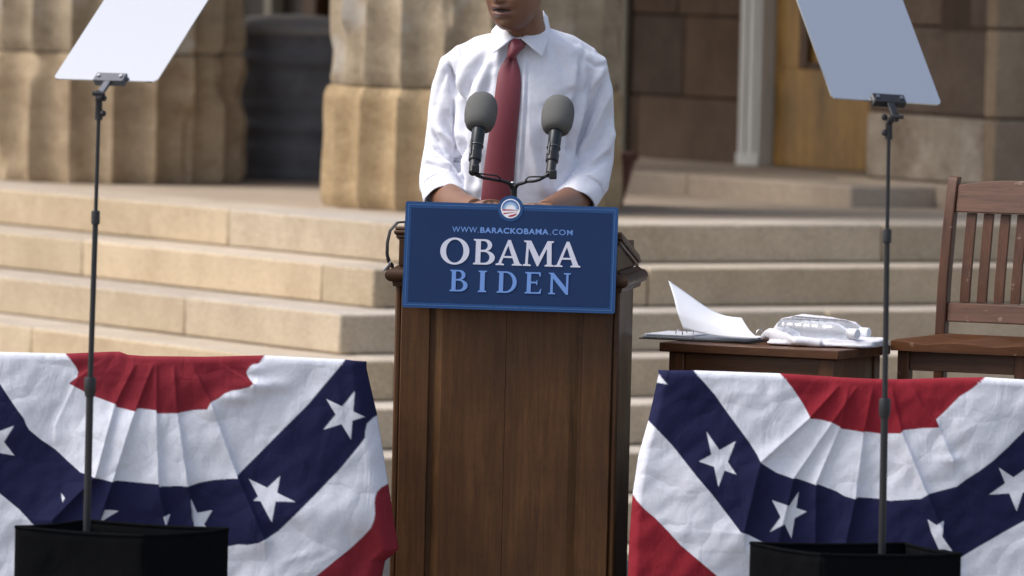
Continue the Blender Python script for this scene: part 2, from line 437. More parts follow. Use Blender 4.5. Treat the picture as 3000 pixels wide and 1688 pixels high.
course_wall(w, 'y', 3.7, 4.26, 1.425, 2.34, ZS[2:], lens=(.6, .95), lo=.85, hi=1.2)
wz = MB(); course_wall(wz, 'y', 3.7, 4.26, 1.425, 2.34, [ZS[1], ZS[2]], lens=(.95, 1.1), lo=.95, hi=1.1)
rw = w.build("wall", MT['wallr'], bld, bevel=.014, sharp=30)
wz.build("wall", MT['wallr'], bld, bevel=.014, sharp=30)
wp = MB(); course_wall(wp, 'y', 3.7, 4.26, 1.425, 2.34, [.872, ZS[1]], lens=(.95, 1.1), lo=.95, hi=1.05)
wp.build("wall", MT['wallpale'], bld, bevel=.014, sharp=30)
qn = MB()  # narrow corner strip added, coloured pale to look sunlit
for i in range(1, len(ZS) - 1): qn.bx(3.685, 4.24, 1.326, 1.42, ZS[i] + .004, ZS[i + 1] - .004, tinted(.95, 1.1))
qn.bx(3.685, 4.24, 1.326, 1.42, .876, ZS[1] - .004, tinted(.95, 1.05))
qn.build("lit_corner", MT['lit_corner'], bld, bevel=.012, sharp=30)
fw = MB(); course_wall(fw, 'x', 1.325, 1.9, 4.26, 12, ZS, lens=(.7, 1.2), lo=.6, hi=.95)  # flank tinted darker: its shade away from the sun is painted in
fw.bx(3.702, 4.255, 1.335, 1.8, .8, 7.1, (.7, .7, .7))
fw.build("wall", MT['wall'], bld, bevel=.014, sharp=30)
pl = MB()
for a0, a1 in ((1.25, 1.62), (1.625, 2.4)): pl.bx(3.58, 3.72, a0, a1, .765, .872, tinted(.9, 1.05))
pl.bx(3.60, 9, 1.18, 1.33, .765, .872, tinted(.8, .9))
pl.build("plinth", MT['floor'], bld, bevel=.012)
th = MB()
for a0, a1 in ((1.63, 2.95), (2.956, 4.6), (4.606, 6.2)): th.bx(3.15, 4.6, a0, a1, .70, .862, tinted(.9, 1.06))
th.build("doorstep", MT['floor'], bld, bevel=.012)
# casing
cz = MB(); cz.bx(4.20, 4.30, 3.99, 4.17, .863, 3.3); cz.bx(4.187, 4.2, 4.02, 4.06, .90, 3.3); cz.bx(4.187, 4.2, 4.10, 4.14, .90, 3.3); cz.bx(4.192, 4.305, 3.985, 4.175, .863, 1.0 - .08)
cz.bx(4.20, 4.30, 2.3, 3.989, 3.05, 3.3)
cz.build("door_frame", MT['whitepaint'], bld, bevel=.006)
dr = MB(); DB = 4.275
dr.bx(DB, DB + .05, 2.4, 3.985, .868, 1.325)
dr.bx(DB, DB + .05, 3.78, 3.985, 1.325, 3.05); dr.bx(DB, DB + .05, 2.4, 3.05, 1.325, 3.05)
dr.bx(DB + .022, DB + .045, 3.05, 3.78, 1.325, 3.05)
door = dr.build("door", MT['door'], bld, bevel=.004)
mo = MB()
mo.bx(DB - .004, DB + .026, 3.70, 3.782, 1.32, 3.05); mo.bx(DB - .004, DB + .026, 3.05, 3.70, 1.32, 1.36)
mo.build("panel_moulding", MT['doordark'], door, bevel=.012, world=False)
# dark window with a mullion between the columns
wi = MB(); wi.bx(BACK + .14, BACK + .2, 7.7, 9.6, 1.164, 3.6)
win = wi.build("window", MT['glassdark'], bld)
wm = MB(); wm.bx(BACK + .06, BACK + .139, 8.93, 9.0, 1.164, 3.6)
wm.build("mullion", MT['pipe'], win, bevel=.005)
wm = MB(); wm.bx(BACK + .06, BACK + .139, 7.7, 7.85, 1.164, 3.6); wm.bx(BACK + .06, BACK + .139, 8.45, 8.58, 1.164, 3.6)
wm.build("sash", MT['doordark'], win, bevel=.005)
pp = MB(); pp.tube([(BACK - .03, 5.25, .865), (BACK - .03, 5.25, 5.9)], .021, 12)
pp.build("conduit", MT['pipe'], bld)
rf = MB(); rf.bx(-.35, 4.9, -.35, 25, 6.0, 7.3); rf.bx(4.9, 12, 1.2, 25, 7.25, 7.9)  # unseen roof, set low so the back wall falls in shade
rf.build("portico_shade_roof", MT['col_grey'], bld, bevel=.02)

def drum(cx, cy, z0, z1, r0, r1, phase, seed, dep=.064, ero=.0035, flare=0):
    n = 20 * 14; m = max(8, int((z1 - z0) / .035)); G = []
    for i in range(m + 1):
        t = i / m; z = z0 + (z1 - z0) * t; R = r0 + (r1 - r0) * t
        ed = min(t, 1 - t) * (z1 - z0); R -= .016 * math.exp(-ed / .015)
        row = []
        for j in range(n):
            ph = 2 * math.pi * j / n; q = ((ph - phase) / (2 * math.pi / 20)) % 1.0
            p = Vector((math.cos(ph) * 3 * R + seed * 7.3, math.sin(ph) * 3 * R, z * 2.4))
            e1 = mnoise.noise(p); e2 = mnoise.noise(p * 3.1 + Vector((5, 1, 2)))
            fl_ = math.sin(math.pi * q) ** .75
            arr = math.exp(-(min(q, 1 - q) / .09) ** 2)
            chip = max(0, mnoise.noise(p * 1.7 + Vector((9, 9, 1))) - .16) * .09
            rr = R - dep * fl_ - arr * (max(0, e1) * .011 + max(0, e2) * .012) + e2 * ero * .4 + e1 * ero - chip * (.4 + arr)
            row.append((cx + rr * math.cos(ph), cy + rr * math.sin(ph), z))
        G.append(row)
    return MB().rings(G, True)

def column(loc, name_label, joints, phase_deg, seed, mats, radii):
    t = thing("fluted_column", name_label, "column", loc, 0, "fluted sandstone columns of the portico")
    # phase: arris direction measured from the viewer's direction
    ph = -math.pi / 2 + D2R(phase_deg)
    for i in range(len(joints) - 1):
        r0, r1 = radii[i]
        drum(0, 0, joints[i] + .003, joints[i + 1] - .003, r0, r1, ph, seed + i).build("column_drum", mats[i], t, sharp=28, fix=True)
    return t
c1 = Vector((-.177, 29.70, 0)); c2 = Vector((-1.832, 32.2, 0))
column(c1, "fluted sandstone column right behind the speaker, golden lower drum under a grey weathered one",
       [ZP, 1.272, 2.5, 3.7, 4.9, 6.0], -29.3, 1, [MT['col_gold'], MT['col_grey'], MT['col_gold'], MT['col_grey'], MT['col_gold']],
       [(.640, .632), (.616, .60), (.60, .58), (.58, .56), (.56, .54)])
column(c2, "fluted sandstone column further back, behind the paler glass panel",
       [ZP, 1.347, 2.6, 3.8, 4.9, 6.0], 5.4, 11, [MT['col_tan'], MT['col_grey'], MT['col_gold'], MT['col_grey'], MT['col_gold']],
       [(.634, .628), (.622, .606), (.60, .58), (.58, .56), (.56, .54)])

# barrel between the columns
bt = thing("barrel", "dark grey ribbed barrel with a domed lid standing between the two columns", "barrel", (-1.03, 32.95, ZP))
pr = []
for i in range(61):
    z = .68 * i / 60; r = .335 - .02 * (1 - abs(z - .34) / .34) * 0
    rib = .006 if any(abs(z - q) < .022 for q in (.09, .24, .40, .55)) else 0
    pr.append((r + rib + .004 * math.sin(z * 60), z))
MB().lathe(pr, 40).build("drum", MT['grey_barrel'], bt, sharp=50)
ld = MB().lathe([(.35, .665), (.358, .68), (.358, .70), (.345, .712), (.25, .738), (.12, .752), (.01, .756)], 40)
ld.build("lid", MT['lid'], bt, sharp=40)
# planter
po = thing("planter", "maroon tapered flowerpot half hidden by the golden column", "flowerpot", (.325, 30.35, ZP + .002))
MB().lathe([(.135, 0), (.185, .19), (.195, .192), (.2, .225), (.188, .227), (.17, .17), (.01, .165)], 36).build("pot", MT['pot'], po, sharp=40)
MB().lathe([(.172, .160), (.14, .178), (.01, .185)], 24).build("soil", MT['grey_barrel'], po)

# stage and risers
SFZ = -.25
st = MB(); st.bx(-4.2, 4.2, 19.95, 23.7, GZ, SFZ)
tag(st.build("stage_floor", MT['stage'], sharp=None), "black stage floor carrying the lectern", kind="structure")
rs = MB(); rs.bx(.50, 2.6, 20.42, 22.4, SFZ + .002, .28)
tag(rs.build("stage_riser", MT['stage'], bevel=.01), "low black riser carrying the chair and the side table", kind="structure")
rs = MB(); rs.bx(-.42, .42, 21.03, 21.75, SFZ + .002, 0)
tag(rs.build("speaker_riser", MT['stage'], bevel=.01), "low black riser under the speaker behind the lectern", kind="structure")
# ------------------------------------------------------------------ lectern
LP = W(1478, 1200, 20.5); LECT = thing("lectern", "dark brown panelled wooden lectern in the middle of the stage", "lectern", (LP.x, 20.5, 0), D2R(-8.0))
LW = .325; LD = .44                      # half width, depth   (local: x right, y back, front face y = 0)
b = MB()                                  # carcass
b.bx(-LW + .014, LW - .014, .012, LD - .01, -.10, .955)
b.build("carcass", MT['lect'], LECT, bevel=.003)
for sx in (-1, 1):                        # corner posts, chamfered
    m = MB(); x0, x1 = sorted((sx * LW, sx * (LW - .018)))
    m.bx(x0, x1, .006, .05, -.15, .90); m.build("corner_post", MT['lect'], LECT, bevel=.006)
for xs_ in ((-LW + .019, -.222), (.222, LW - .019)):
    f = MB(); f.bx(*xs_, 0, .03, -.15, .93); f.build("stile", MT['lect'], LECT, bevel=.003)
f = MB(); f.bx(-.2215, .2215, 0, .03, -.15, -.05); f.build("rail", MT['lecth'], LECT, bevel=.003)
f = MB()                                  # top rail with rounded shoulders
poly = [(-.2215, .93), (-.2215, .872)]
for i in range(9):
    q = i / 8; poly.append((-.2215 + .05 * q, .872 - .018 * (1 - math.cos(q * math.pi)) / 2 * 1.0))
poly += [(.1715, .854)]
for i in range(9):
    q = i / 8; poly.append((.1715 + .05 * q, .854 + .018 * (1 - math.cos(q * math.pi)) / 2))
poly += [(.2215, .93)]
f.prism(poly, lambda x, y, d: (x, d, y), .03); f.build("rail", MT['lecth'], LECT, bevel=.003)
for x0, x1 in ((-.221, -.0006), (.0006, .221)):   # two-board raised panel
    p = MB(); c = 1 if x0 > 0 else -1
    xa, xb = (x0 + .035, x1) if c < 0 else (x0, x1 - .035)
    z0, z1 = -.05, .872
    V = [(x0, .016, z0), (x1, .016, z0), (x1, .016, z1), (x0, .016, z1), (xa, .004, z0 + .035), (xb, .004, z0 + .035), (xb, .004, z1 - .045), (xa, .004, z1 - .045)]
    p.add(V, [(0, 1, 5, 4), (1, 2, 6, 5), (2, 3, 7, 6), (3, 0, 4, 7), (4, 5, 6, 7)])
    po_ = p.build("panel", [MT['lect'], MT['lectbevel']], LECT, sharp=5)
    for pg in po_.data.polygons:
        if abs(pg.normal.x) > .2: pg.material_index = 1  # side bevels get a paler wood tone
bm_ = MB(); bm_.bx(-LW - .015, LW + .015, -.015, LD + .015, SFZ + .002, SFZ + .08); bm_.bx(-LW - .008, LW + .008, -.008, LD + .008, SFZ + .08, -.15)
bm_.build("base_board", MT['lecth'], LECT, bevel=.008)
# half round moulding running round three sides
def moulding(z, r, out, h):
    prof = [(-.004, -h), (out * .35, -h), (out * .55, -h * .55)] + [(out * .55 + r * math.sin(a), -h * .55 + r + -r * math.cos(a)) for a in [math.pi * k / 10 for k in range(1, 11)]] + [(-.004, h)]
    R = []
    for (px, py, nx, ny) in ((-LW, LD, -1, 0), (-LW, 0, -1, -1), (LW, 0, 1, -1), (LW, LD, 1, 0)):
        R.append([(px + nx * o, py + ny * o, z + dz) for o, dz in prof])
    return MB().rings(R, True)
moulding(.905, .019, .014, .030).build("moulding", MT['lecth'], LECT, sharp=25)
n = MB(); n.bx(-LW + .009, LW - .009, -.004, LD - .06, .935, 1.012)
n.build("neck", MT['lecth'], LECT, bevel=.003)
ns = MB()                                 # sloping upper cheeks
ns.prism([(.0, 1.012), (LD - .02, .93), (LD - .02, .89), (0, .89)], lambda x, y, d: (-LW + .011 + d, x, y), 2 * LW - .022)
ns.build("cheek", MT['lect'], LECT, bevel=.003)
SL = math.atan2(-.082, LD)                # slope of the reading top
def slab(z, out, th):
    mm = MB(); Mx = Matrix.Rotation(SL, 4, 'X')
    c = Vector((0, LD / 2 - .005, z - .041)); return mm.box(c, (2 * LW + 2 * out, (LD + 2 * out) / math.cos(SL), th), Mx.to_3x3())
slab(1.020, .0, .010).build("top_edge", MT['lectedge'], LECT, bevel=.003)
slab(1.031, .006, .011).build("top_edge", MT['lecth'], LECT, bevel=.004)
slab(1.043, .003, .012).build("top_edge", MT['lectedge'], LECT, bevel=.004)
slab(1.056, -.020, .013).build("reading_top", MT['lecth'], LECT, bevel=.003)
def lect_top(y): return 1.0625 - .041 + (LD / 2 - .005 - y) * math.tan(-SL)     # z of the reading surface (local)

# black strap and paper corner hanging at its side
s = W(1165, 648, 20.62); e = W(1150, 765, 20.60)
sp = [W(1190, 650, 20.64), W(1165, 652, 20.60), W(1143, 676, 20.58), W(1135, 710, 20.58), W(1134, 745, 20.59), W(1140, 768, 20.60), W(1147, 775, 20.605), W(1152, 790, 20.61)]
tag(MB().tube(sp, [.006, .006, .006, .0065, .007, .009, .010, .006], 8, True, .5).build("strap", MT['blackm'], None), "black strap looped over the lectern's edge", "strap")
pc = MB(); P = [W(1119, 796, 20.55), W(1145, 764, 20.57), W(1144, 782, 20.575), W(1139, 791, 20.57)]
pc.add(P, [(0, 1, 2, 3)])
tag(pc.build("paper_tag", MT['paper'], None, solid=.001), "small white paper corner sticking out beside the lectern strap", "paper")

# ------------------------------------------------------------------ sign
SP = W(1497.5, 755, 20.47)
SGN = thing("campaign_sign", "blue board with two candidate names fixed to the lectern front", "sign", SP)
TLp, TRp, BLp = W(1189, 589.5, 20.508), W(1812, 607.5, 20.426), W(1178.5, 900, 20.478)
ex = (TRp - TLp); ey = (BLp - TLp); SW, SH = ex.length, ey.length; exn = ex.normalized(); eyn = (ey - exn * ey.dot(exn)).normalized(); ez = exn.cross(eyn)
if ez.y > 0: ez = -ez
def S(u, v, d=0):                         # u,v in 0..1 of the board, d towards the viewer
    return TLp + exn * (u * SW) + eyn * (v * SH) + ez * d - SP
def Sm(x, y, d=0): return TLp + exn * x + eyn * y + ez * d - SP
RC = .0368; CU = .4945 * SW; CV = .042 * SH
out = []
def arc(cx, cy, r, a0, a1, n): return [(cx + r * math.cos(D2R(a0 + (a1 - a0) * i / n)), cy + r * math.sin(D2R(a0 + (a1 - a0) * i / n))) for i in range(n + 1)]
cr = .006
a_ = math.degrees(math.asin(CV / RC))
out += arc(cr, cr, cr, 180, 270, 5)
out += [(x, y) for x, y in arc(CU, CV, RC, 180 + a_, 360 - a_, 24)]
out += arc(SW - cr, cr, cr, 270, 360, 5) + arc(SW - cr, SH - cr, cr, 0, 90, 5) + arc(cr, SH - cr, cr, 90, 180, 5)
MB().prism(out, lambda x, y, d: Sm(x, y, -d), .005).build("board", MT['signblue'], SGN)
def rrect(x0, y0, x1, y1): return [(x0, y0), (x1, y0), (x1, y1), (x0, y1)]
q = MB()
i0, i1, lw = .0085, SH - .0085, .0011
for r in (rrect(i0, i0, CU - RC - .002, i0 + lw), rrect(CU + RC + .002, i0, SW - i0, i0 + lw), rrect(i0, i1, .43 * SW, i1 + lw), rrect(.56 * SW, i1, SW - i0, i1 + lw), rrect(i0, i0 + lw, i0 + lw, i1), rrect(SW - i0 - lw, i0 + lw, SW - i0, i1)):
    q.prism(r, lambda x, y, d: Sm(x, y, .0008 - d), .0006)
q.build("border_line", MT['signline'], SGN, sharp=None)
q = MB(); q.prism(rrect(.0165, .0175, SW - .0165, SH - .0165), lambda x, y, d: Sm(x, y, .0008 - d), .0006)
q.build("field", MT['signnavy'], SGN, sharp=None)
emb = MB(); emb.prism(arc(CU, CV, RC, 0, 352.5, 47), lambda x, y, d: Sm(x, y, .0018 - d), .0009)
EM = emb.build("emblem", MT['signblue'], SGN, sharp=None)
q = MB(); q.prism(arc(CU, CV, .0278, 0, 352.5, 47), lambda x, y, d: Sm(x, y, .0024 - d), .0006); q.build("emblem_ring", MT['emwhite'], EM, sharp=None)
r1 = .0246
mgr, nt, p = _nt("emblem_sky_blue")
tc = nt.nodes.new("ShaderNodeTexCoord"); vm = nt.nodes.new("ShaderNodeVectorMath"); vm.operation = 'DISTANCE'; cc = Sm(CU, CV + .002, .003); vm.inputs[1].default_value = cc
nt.links.new(tc.outputs['Object'], vm.inputs[0]); rr = _ramp(nt, vm.outputs['Value'], [(.0135, (.42, .62, .85)), (.0245, (.018, .085, .30))]); nt.links.new(rr.outputs[0], p.inputs['Base Color'])
up = arc(CU, CV, r1, 176, 364, 30) + arc(CU, CV + .004, .0152, 353, 187, 20)
MB().prism(up, lambda x, y, d: Sm(x, y, .0029 - d), .0005).build("emblem_sky", mgr, EM, sharp=None)
q = MB()
def band(f0, f1, x0, x1, n=14):
    t = [(x0 + (x1 - x0) * i / n) for i in range(n + 1)]
    A = [(CU + x, CV + f0(x)) for x in t]; B = [(CU + x, CV + f1(x)) for x in t][::-1]
    q.prism(A + B, lambda x, y, d: Sm(x, y, .0029 - d), .0005)
band(lambda x: .0035 - .0012 * math.cos(x / .0245 * 1.5) + (x + .01) * .03, lambda x: .0066 - .0026 * (x + .024) / .048, -.0232, .0235)
band(lambda x: .0128 - (x + .02) * .10, lambda x: .0166 - (x + .02) * .19, -.0200, .0225)
band(lambda x: .0205 - (x + .006) * .28, lambda x: math.sqrt(max(0, .0240 ** 2 - x * x)) - .0002, -.0055, .0185)
q.build("emblem_stripe", MT['emred'], EM, sharp=None)

def ell(cx, cy, rx, ry, a0, a1, n=18): return [(cx + rx * math.cos(D2R(a0 + (a1 - a0) * i / n)), cy + ry * math.sin(D2R(a0 + (a1 - a0) * i / n))) for i in range(n + 1)]
GL = {
 'O': [ell(.5, .5, .5, .52, 0, 350, 35), ell(.5, .5, .30, .445, 0, 350, 35)],
 'I': [[(0, 1), (1, 1), (1, .95), (.77, .92), (.77, .08), (1, .05), (1, 0), (0, 0), (0, .05), (.23, .08), (.23, .92), (0, .95)]],
 'B': [[(0, 1), (.52, 1)] + ell(.52, .765, .33, .235, 85, -75, 12) + ell(.55, .275, .44, .275, 75, -88, 14) + [(.5, 0), (0, 0), (0, .05), (.10, .08), (.10, .92), (0, .95)],
       [(.33, .93)] + ell(.46, .755, .19, .175, 88, -88, 12) + [(.33, .58)], [(.33, .50)] + ell(.49, .285, .26, .215, 88, -88, 12) + [(.33, .07)]],
 'D': [[(0, 1), (.44, 1)] + ell(.44, .5, .54, .5, 88, -88, 20) + [(.44, 0), (0, 0), (0, .05), (.10, .08), (.10, .92), (0, .95)], [(.31, .93)] + ell(.42, .5, .36, .43, 88, -88, 20) + [(.31, .07)]],
 'E': [[(0, 1), (.92, 1), (.92, .80), (.87, .80), (.80, .93), (.36, .93), (.36, .56), (.66, .56), (.70, .63), (.74, .63), (.74, .40), (.70, .40), (.66, .48), (.36, .48), (.36, .07), (.83, .07), (.94, .23), (.99, .23), (.95, 0), (0, 0), (0, .05), (.12, .08), (.12, .92), (0, .95)]],
 'A': [[(.45, 1.0), (.55, 1.0), (.92, .08), (1, .05), (1, 0), (.62, 0), (.62, .05), (.71, .08), (.635, .29), (.285, .29), (.215, .08), (.32, .05), (.32, 0), (0, 0), (0, .05), (.10, .08)], [(.315, .365), (.605, .365), (.465, .78)]],
 'M': [[(0, 1), (.24, 1), (.525, .36), (.79, 1), (1, 1), (1, .95), (.925, .92), (.945, .08), (1.02, .05), (1.02, 0), (.72, 0), (.72, .05), (.795, .08), (.775, .70), (.50, .0), (.455, .0), (.165, .72), (.15, .08), (.25, .05), (.25, 0), (-.02, 0), (-.02, .05), (.06, .08), (.09, .92), (0, .95)]],
 'N': [[(0, 1), (.22, 1), (.80, .32), (.80, .92), (.68, .95), (.68, 1), (1, 1), (1, .95), (.90, .92), (.90, 0), (.80, 0), (.20, .73), (.20, .08), (.32, .05), (.32, 0), (0, 0), (0, .05), (.09, .08), (.09, .92), (0, .95)]],
}
def flat_letters(items, depth, name, mat, parent, extr=.0009):
    """items: list of (glyph, u0, u1, v0, v1) in board units -> one mesh of lettering"""
    cu = bpy.data.curves.new("tmp", 'CURVE'); cu.dimensions = '2D'; cu.fill_mode = 'BOTH'; cu.extrude = extr
    for g_, u0, u1, v0, v1 in items:
        for pl_ in GL[g_]:
            s_ = cu.splines.new('POLY'); s_.points.add(len(pl_) - 1); s_.use_cyclic_u = True
            for k, (x, y) in enumerate(pl_): s_.points[k].co = ((u0 + (u1 - u0) * x) * SW, -((v1 + (v0 - v1) * y) * SH), 0, 1)
    return curve_to(cu, depth, name, mat, parent)
def curve_to(cu, depth, name, mat, parent):
    o = bpy.data.objects.new("tmp", cu); COL.objects.link(o)
    dg = bpy.context.evaluated_depsgraph_get(); dg.update()
    me = bpy.data.meshes.new_from_object(o.evaluated_get(dg)); bpy.data.objects.remove(o)
    me.name = name
    v = get_v(me); out_ = np.array([Sm(p[0], -p[1], depth + p[2]) for p in v]); set_v(me, out_)
    return link_mesh(name, me, mat, parent, sharp=20)
v0, v1 = .338, .577
flat_letters([('O', .1715, .3085, v0 - .003, v1 + .003), ('B', .328, .430, v0, v1), ('A', .434, .557, v0, v1), ('M', .564, .704, v0, v1), ('A', .709, .832, v0, v1)], .0016, "lettering", MT['letwhite'], SGN)
w0, w1 = .634, .836
flat_letters([('B', .222, .307, w0, w1), ('I', .355, .395, w0, w1), ('D', .444, .538, w0, w1), ('E', .575, .654, w0, w1), ('N', .686, .789, w0, w1)], .0016, "lettering", MT['letblue'], SGN)
def text(tx, u0, u1, v0, v1, bold, mat, depth=.0014):
    cu = bpy.data.curves.new("tmp", 'FONT'); cu.body = tx; cu.size = 1; cu.extrude = 0; cu.offset = bold; cu.space_character = 1.12
    o = bpy.data.objects.new("tmp", cu); COL.objects.link(o); dg = bpy.context.evaluated_depsgraph_get(); dg.update()
    me = bpy.data.meshes.new_from_object(o.evaluated_get(dg)); bpy.data.objects.remove(o)
    v = get_v(me); mn, mx = v.min(0), v.max(0)
    x = (u0 + (v[:, 0] - mn[0]) / (mx[0] - mn[0]) * (u1 - u0)) * SW; y = (v1 - (v[:, 1] - mn[1]) / (mx[1] - mn[1]) * (v1 - v0)) * SH
    set_v(me, np.array([Sm(a, b_, depth) for a, b_ in zip(x, y)])); me.name = "web_address"
    return link_mesh("web_address", me, mat, SGN, sharp=None)
text("WWW.", .224, .349, .226, .278, .004, MT['letblue'])
text("BARACKOBAMA", .356, .677, .225, .279, .030, MT['letblue'])
text(".COM", .684, .790, .226, .278, .004, MT['letblue'])
text("PAID FOR BY OBAMA FOR AMERICA", .437, .553, .9685, .977, .0, MT['letblue']).name = "small_print"

# ------------------------------------------------------------------ microphones on a forked stand
MS = W(1506, 640, 20.72)
base_z = lect_top(.22) + .002
mstand = thing("microphone_stand", "black forked stand with two arms rising from the lectern", "microphone stand", (MS.x, 20.72, base_z))
def rel(pts, t): return [p - t.location for p in pts]
post = MB().tube(rel([Vector((MS.x, 20.72, base_z)), W(1506, 600, 20.72), W(1506, 572, 20.72)], mstand), [.0095, .0095, .0085], 16)
post.tube(rel([W(1506, 572, 20.72), W(1505, 545, 20.72)], mstand), [.0085, .0105], 16)
post.build("post", MT['blackm'], mstand, world=False)
MB().lathe([(.05, 0), (.05, .006), (.03, .012), (.01, .014)], 28).build("base_flange", MT['blackm'], mstand)
MB().ball(W(1503, 536, 20.715) - mstand.location, (.008, .008, .005)).build("bolt", MT['bolt'], mstand)
aL = [W(1504, 560, 20.72), W(1500, 548, 20.715), W(1491, 537, 20.71), W(1475, 531, 20.70), W(1445, 526, 20.69), W(1415, 521, 20.68), W(1398, 514, 20.68), W(1386, 503, 20.68), W(1382, 492, 20.69)]
aR = [W(1508, 560, 20.72), W(1510, 550, 20.715), W(1516, 541, 20.71), W(1530, 537, 20.70), W(1545, 532, 20.69), W(1565, 531, 20.68), W(1580, 527, 20.68), W(1595, 518, 20.68), W(1608, 508, 20.68)]
ar = [.006, .006, .0055, .005, .0046, .0046, .0055, .007, .0075]
MB().tube(rel(aL, mstand), ar, 12).build("arm", MT['blackm'], mstand)
MB().tube(rel(aR, mstand), [.006, .006, .0055, .005, .0046, .0046, .0046, .005, .005], 12).build("arm", MT['blackm'], mstand)
MB().tube(rel([W(1396, 509, 20.675), W(1415, 510, 20.672), W(1440, 513, 20.672), W(1456, 515, 20.675), W(1464, 521, 20.68), W(1467, 529, 20.69)], mstand), .0024, 8).build("wire", MT['blackm'], mstand)
MB().tube(rel([W(1610, 518, 20.675), W(1590, 518, 20.672), W(1560, 518, 20.672), W(1548, 519, 20.675), W(1541, 526, 20.68), W(1540, 532, 20.69)], mstand), .0024, 8).build("wire", MT['blackm'], mstand)

def mic(pb, pt_mid, pt_foam, lab):
    """pb: tail, pt_mid: front end of the body, pt_foam: centre of the windscreen"""
    t = thing("microphone", lab, "microphone", pb, 0, "foam covered microphones on the stand")
    ax = (pt_foam - pb).normalized(); q_ = ax.to_track_quat('Z', 'Y').to_matrix().to_4x4(); L = (pt_foam - pb).length
    prof = [(.030, -.052), (.040, -.044), (.0465, -.028), (.049, -.008), (.0495, .010), (.048, .028), (.0435, .044), (.034, .057), (.020, .066), (.004, .069)]
    MB().lathe([(r * .965, z + L) for r, z in prof], 40, q_).build("windscreen", MT['foam'], t, sharp=80)
    bl = L - .048
    body = MB().lathe([(.0135, .03), (.0165, .036), (.017, .06), (.0172, bl * .55), (.0190, bl * .58), (.0198, bl + .02)], 28, q_)
    body.build("body", MT['micmetal'], t, sharp=30)
    MB().lathe([(.0178, bl * .555), (.0205, bl * .56), (.0205, bl * .575), (.0178, bl * .58)], 28, q_).build("ring", MT['blackmg'], t)
    cl = MB().lathe([(.0100, -.012), (.0135, -.008), (.0145, .030), (.0185, .034), (.0190, .058), (.0168, .064)], 24, q_)
    cl.build("clip", MT['blackm'], t, sharp=30)
    return t
def screw(t, p, r): MB().ball(p - t.location, r).build("screw", MT['blackm'], t)
m1 = mic(W(1387, 500, 20.69), None, W(1408.5, 334, 20.80), "grey foam microphone on the stand's arm in front of the red tie's edge")
m2 = mic(W(1613, 502, 20.69), None, W(1633.5, 343, 20.80), "grey foam microphone in front of the shirt pocket")
k = MB().box(W(1620, 512, 20.675) - m2.location, (.022, .022, .026)); k.build("clamp_block", MT['blackm'], m2, bevel=.003)
k = MB().box(W(1393, 495, 20.675) - m1.location, (.022, .022, .024)); k.build("clamp_block", MT['blackm'], m1, bevel=.003)
for (t, a, b2) in ((m1, (1381, 410, 20.715), (1379, 452, 20.69)), (m2, (1611, 418, 20.715), (1607, 452, 20.69))):
    MB().tube([W(*a) - t.location, W(*b2) - t.location], .0035, 8).build("switch", MT['blackm'], t)
# ------------------------------------------------------------------ person
PY = 21.28
PER = thing("person", "person in a white shirt with rolled sleeves and red tie speaking behind the lectern", "person", (.03, PY, .002))
def plc(me): return me
def oval(cx, cy, z, rx, ry, n=40, e=2.3, tilt=0):
    R = []
    for k in range(n):
        a = 2 * math.pi * k / n; c, s = math.cos(a), math.sin(a)
        x = rx * abs(c) ** (2 / e) * (1 if c >= 0 else -1); y = ry * abs(s) ** (2 / e) * (1 if s >= 0 else -1)
        R.append(Vector((cx + x, cy + y, z + tilt * y)))
    return R
YAW = D2R(27)
HF = Vector((-math.sin(YAW), -math.cos(YAW), 0)); HR = Vector((math.cos(YAW), -math.sin(YAW), 0)); HU = Vector((0, 0, 1))
PIT = D2R(4); HFp = (HF * math.cos(PIT) - HU * math.sin(PIT)); HUp = (HU * math.cos(PIT) + HF * math.sin(PIT))
HO = W(1508, 88, 21.19)                                  # head origin: chin height under the skull's centre
def H(x, y, z): return HO + HR * x + HFp * y + HUp * z
def g2(x, z, cx, cz, sx, sz): return math.exp(-((x - cx) / sx) ** 2 - ((z - cz) / sz) ** 2)
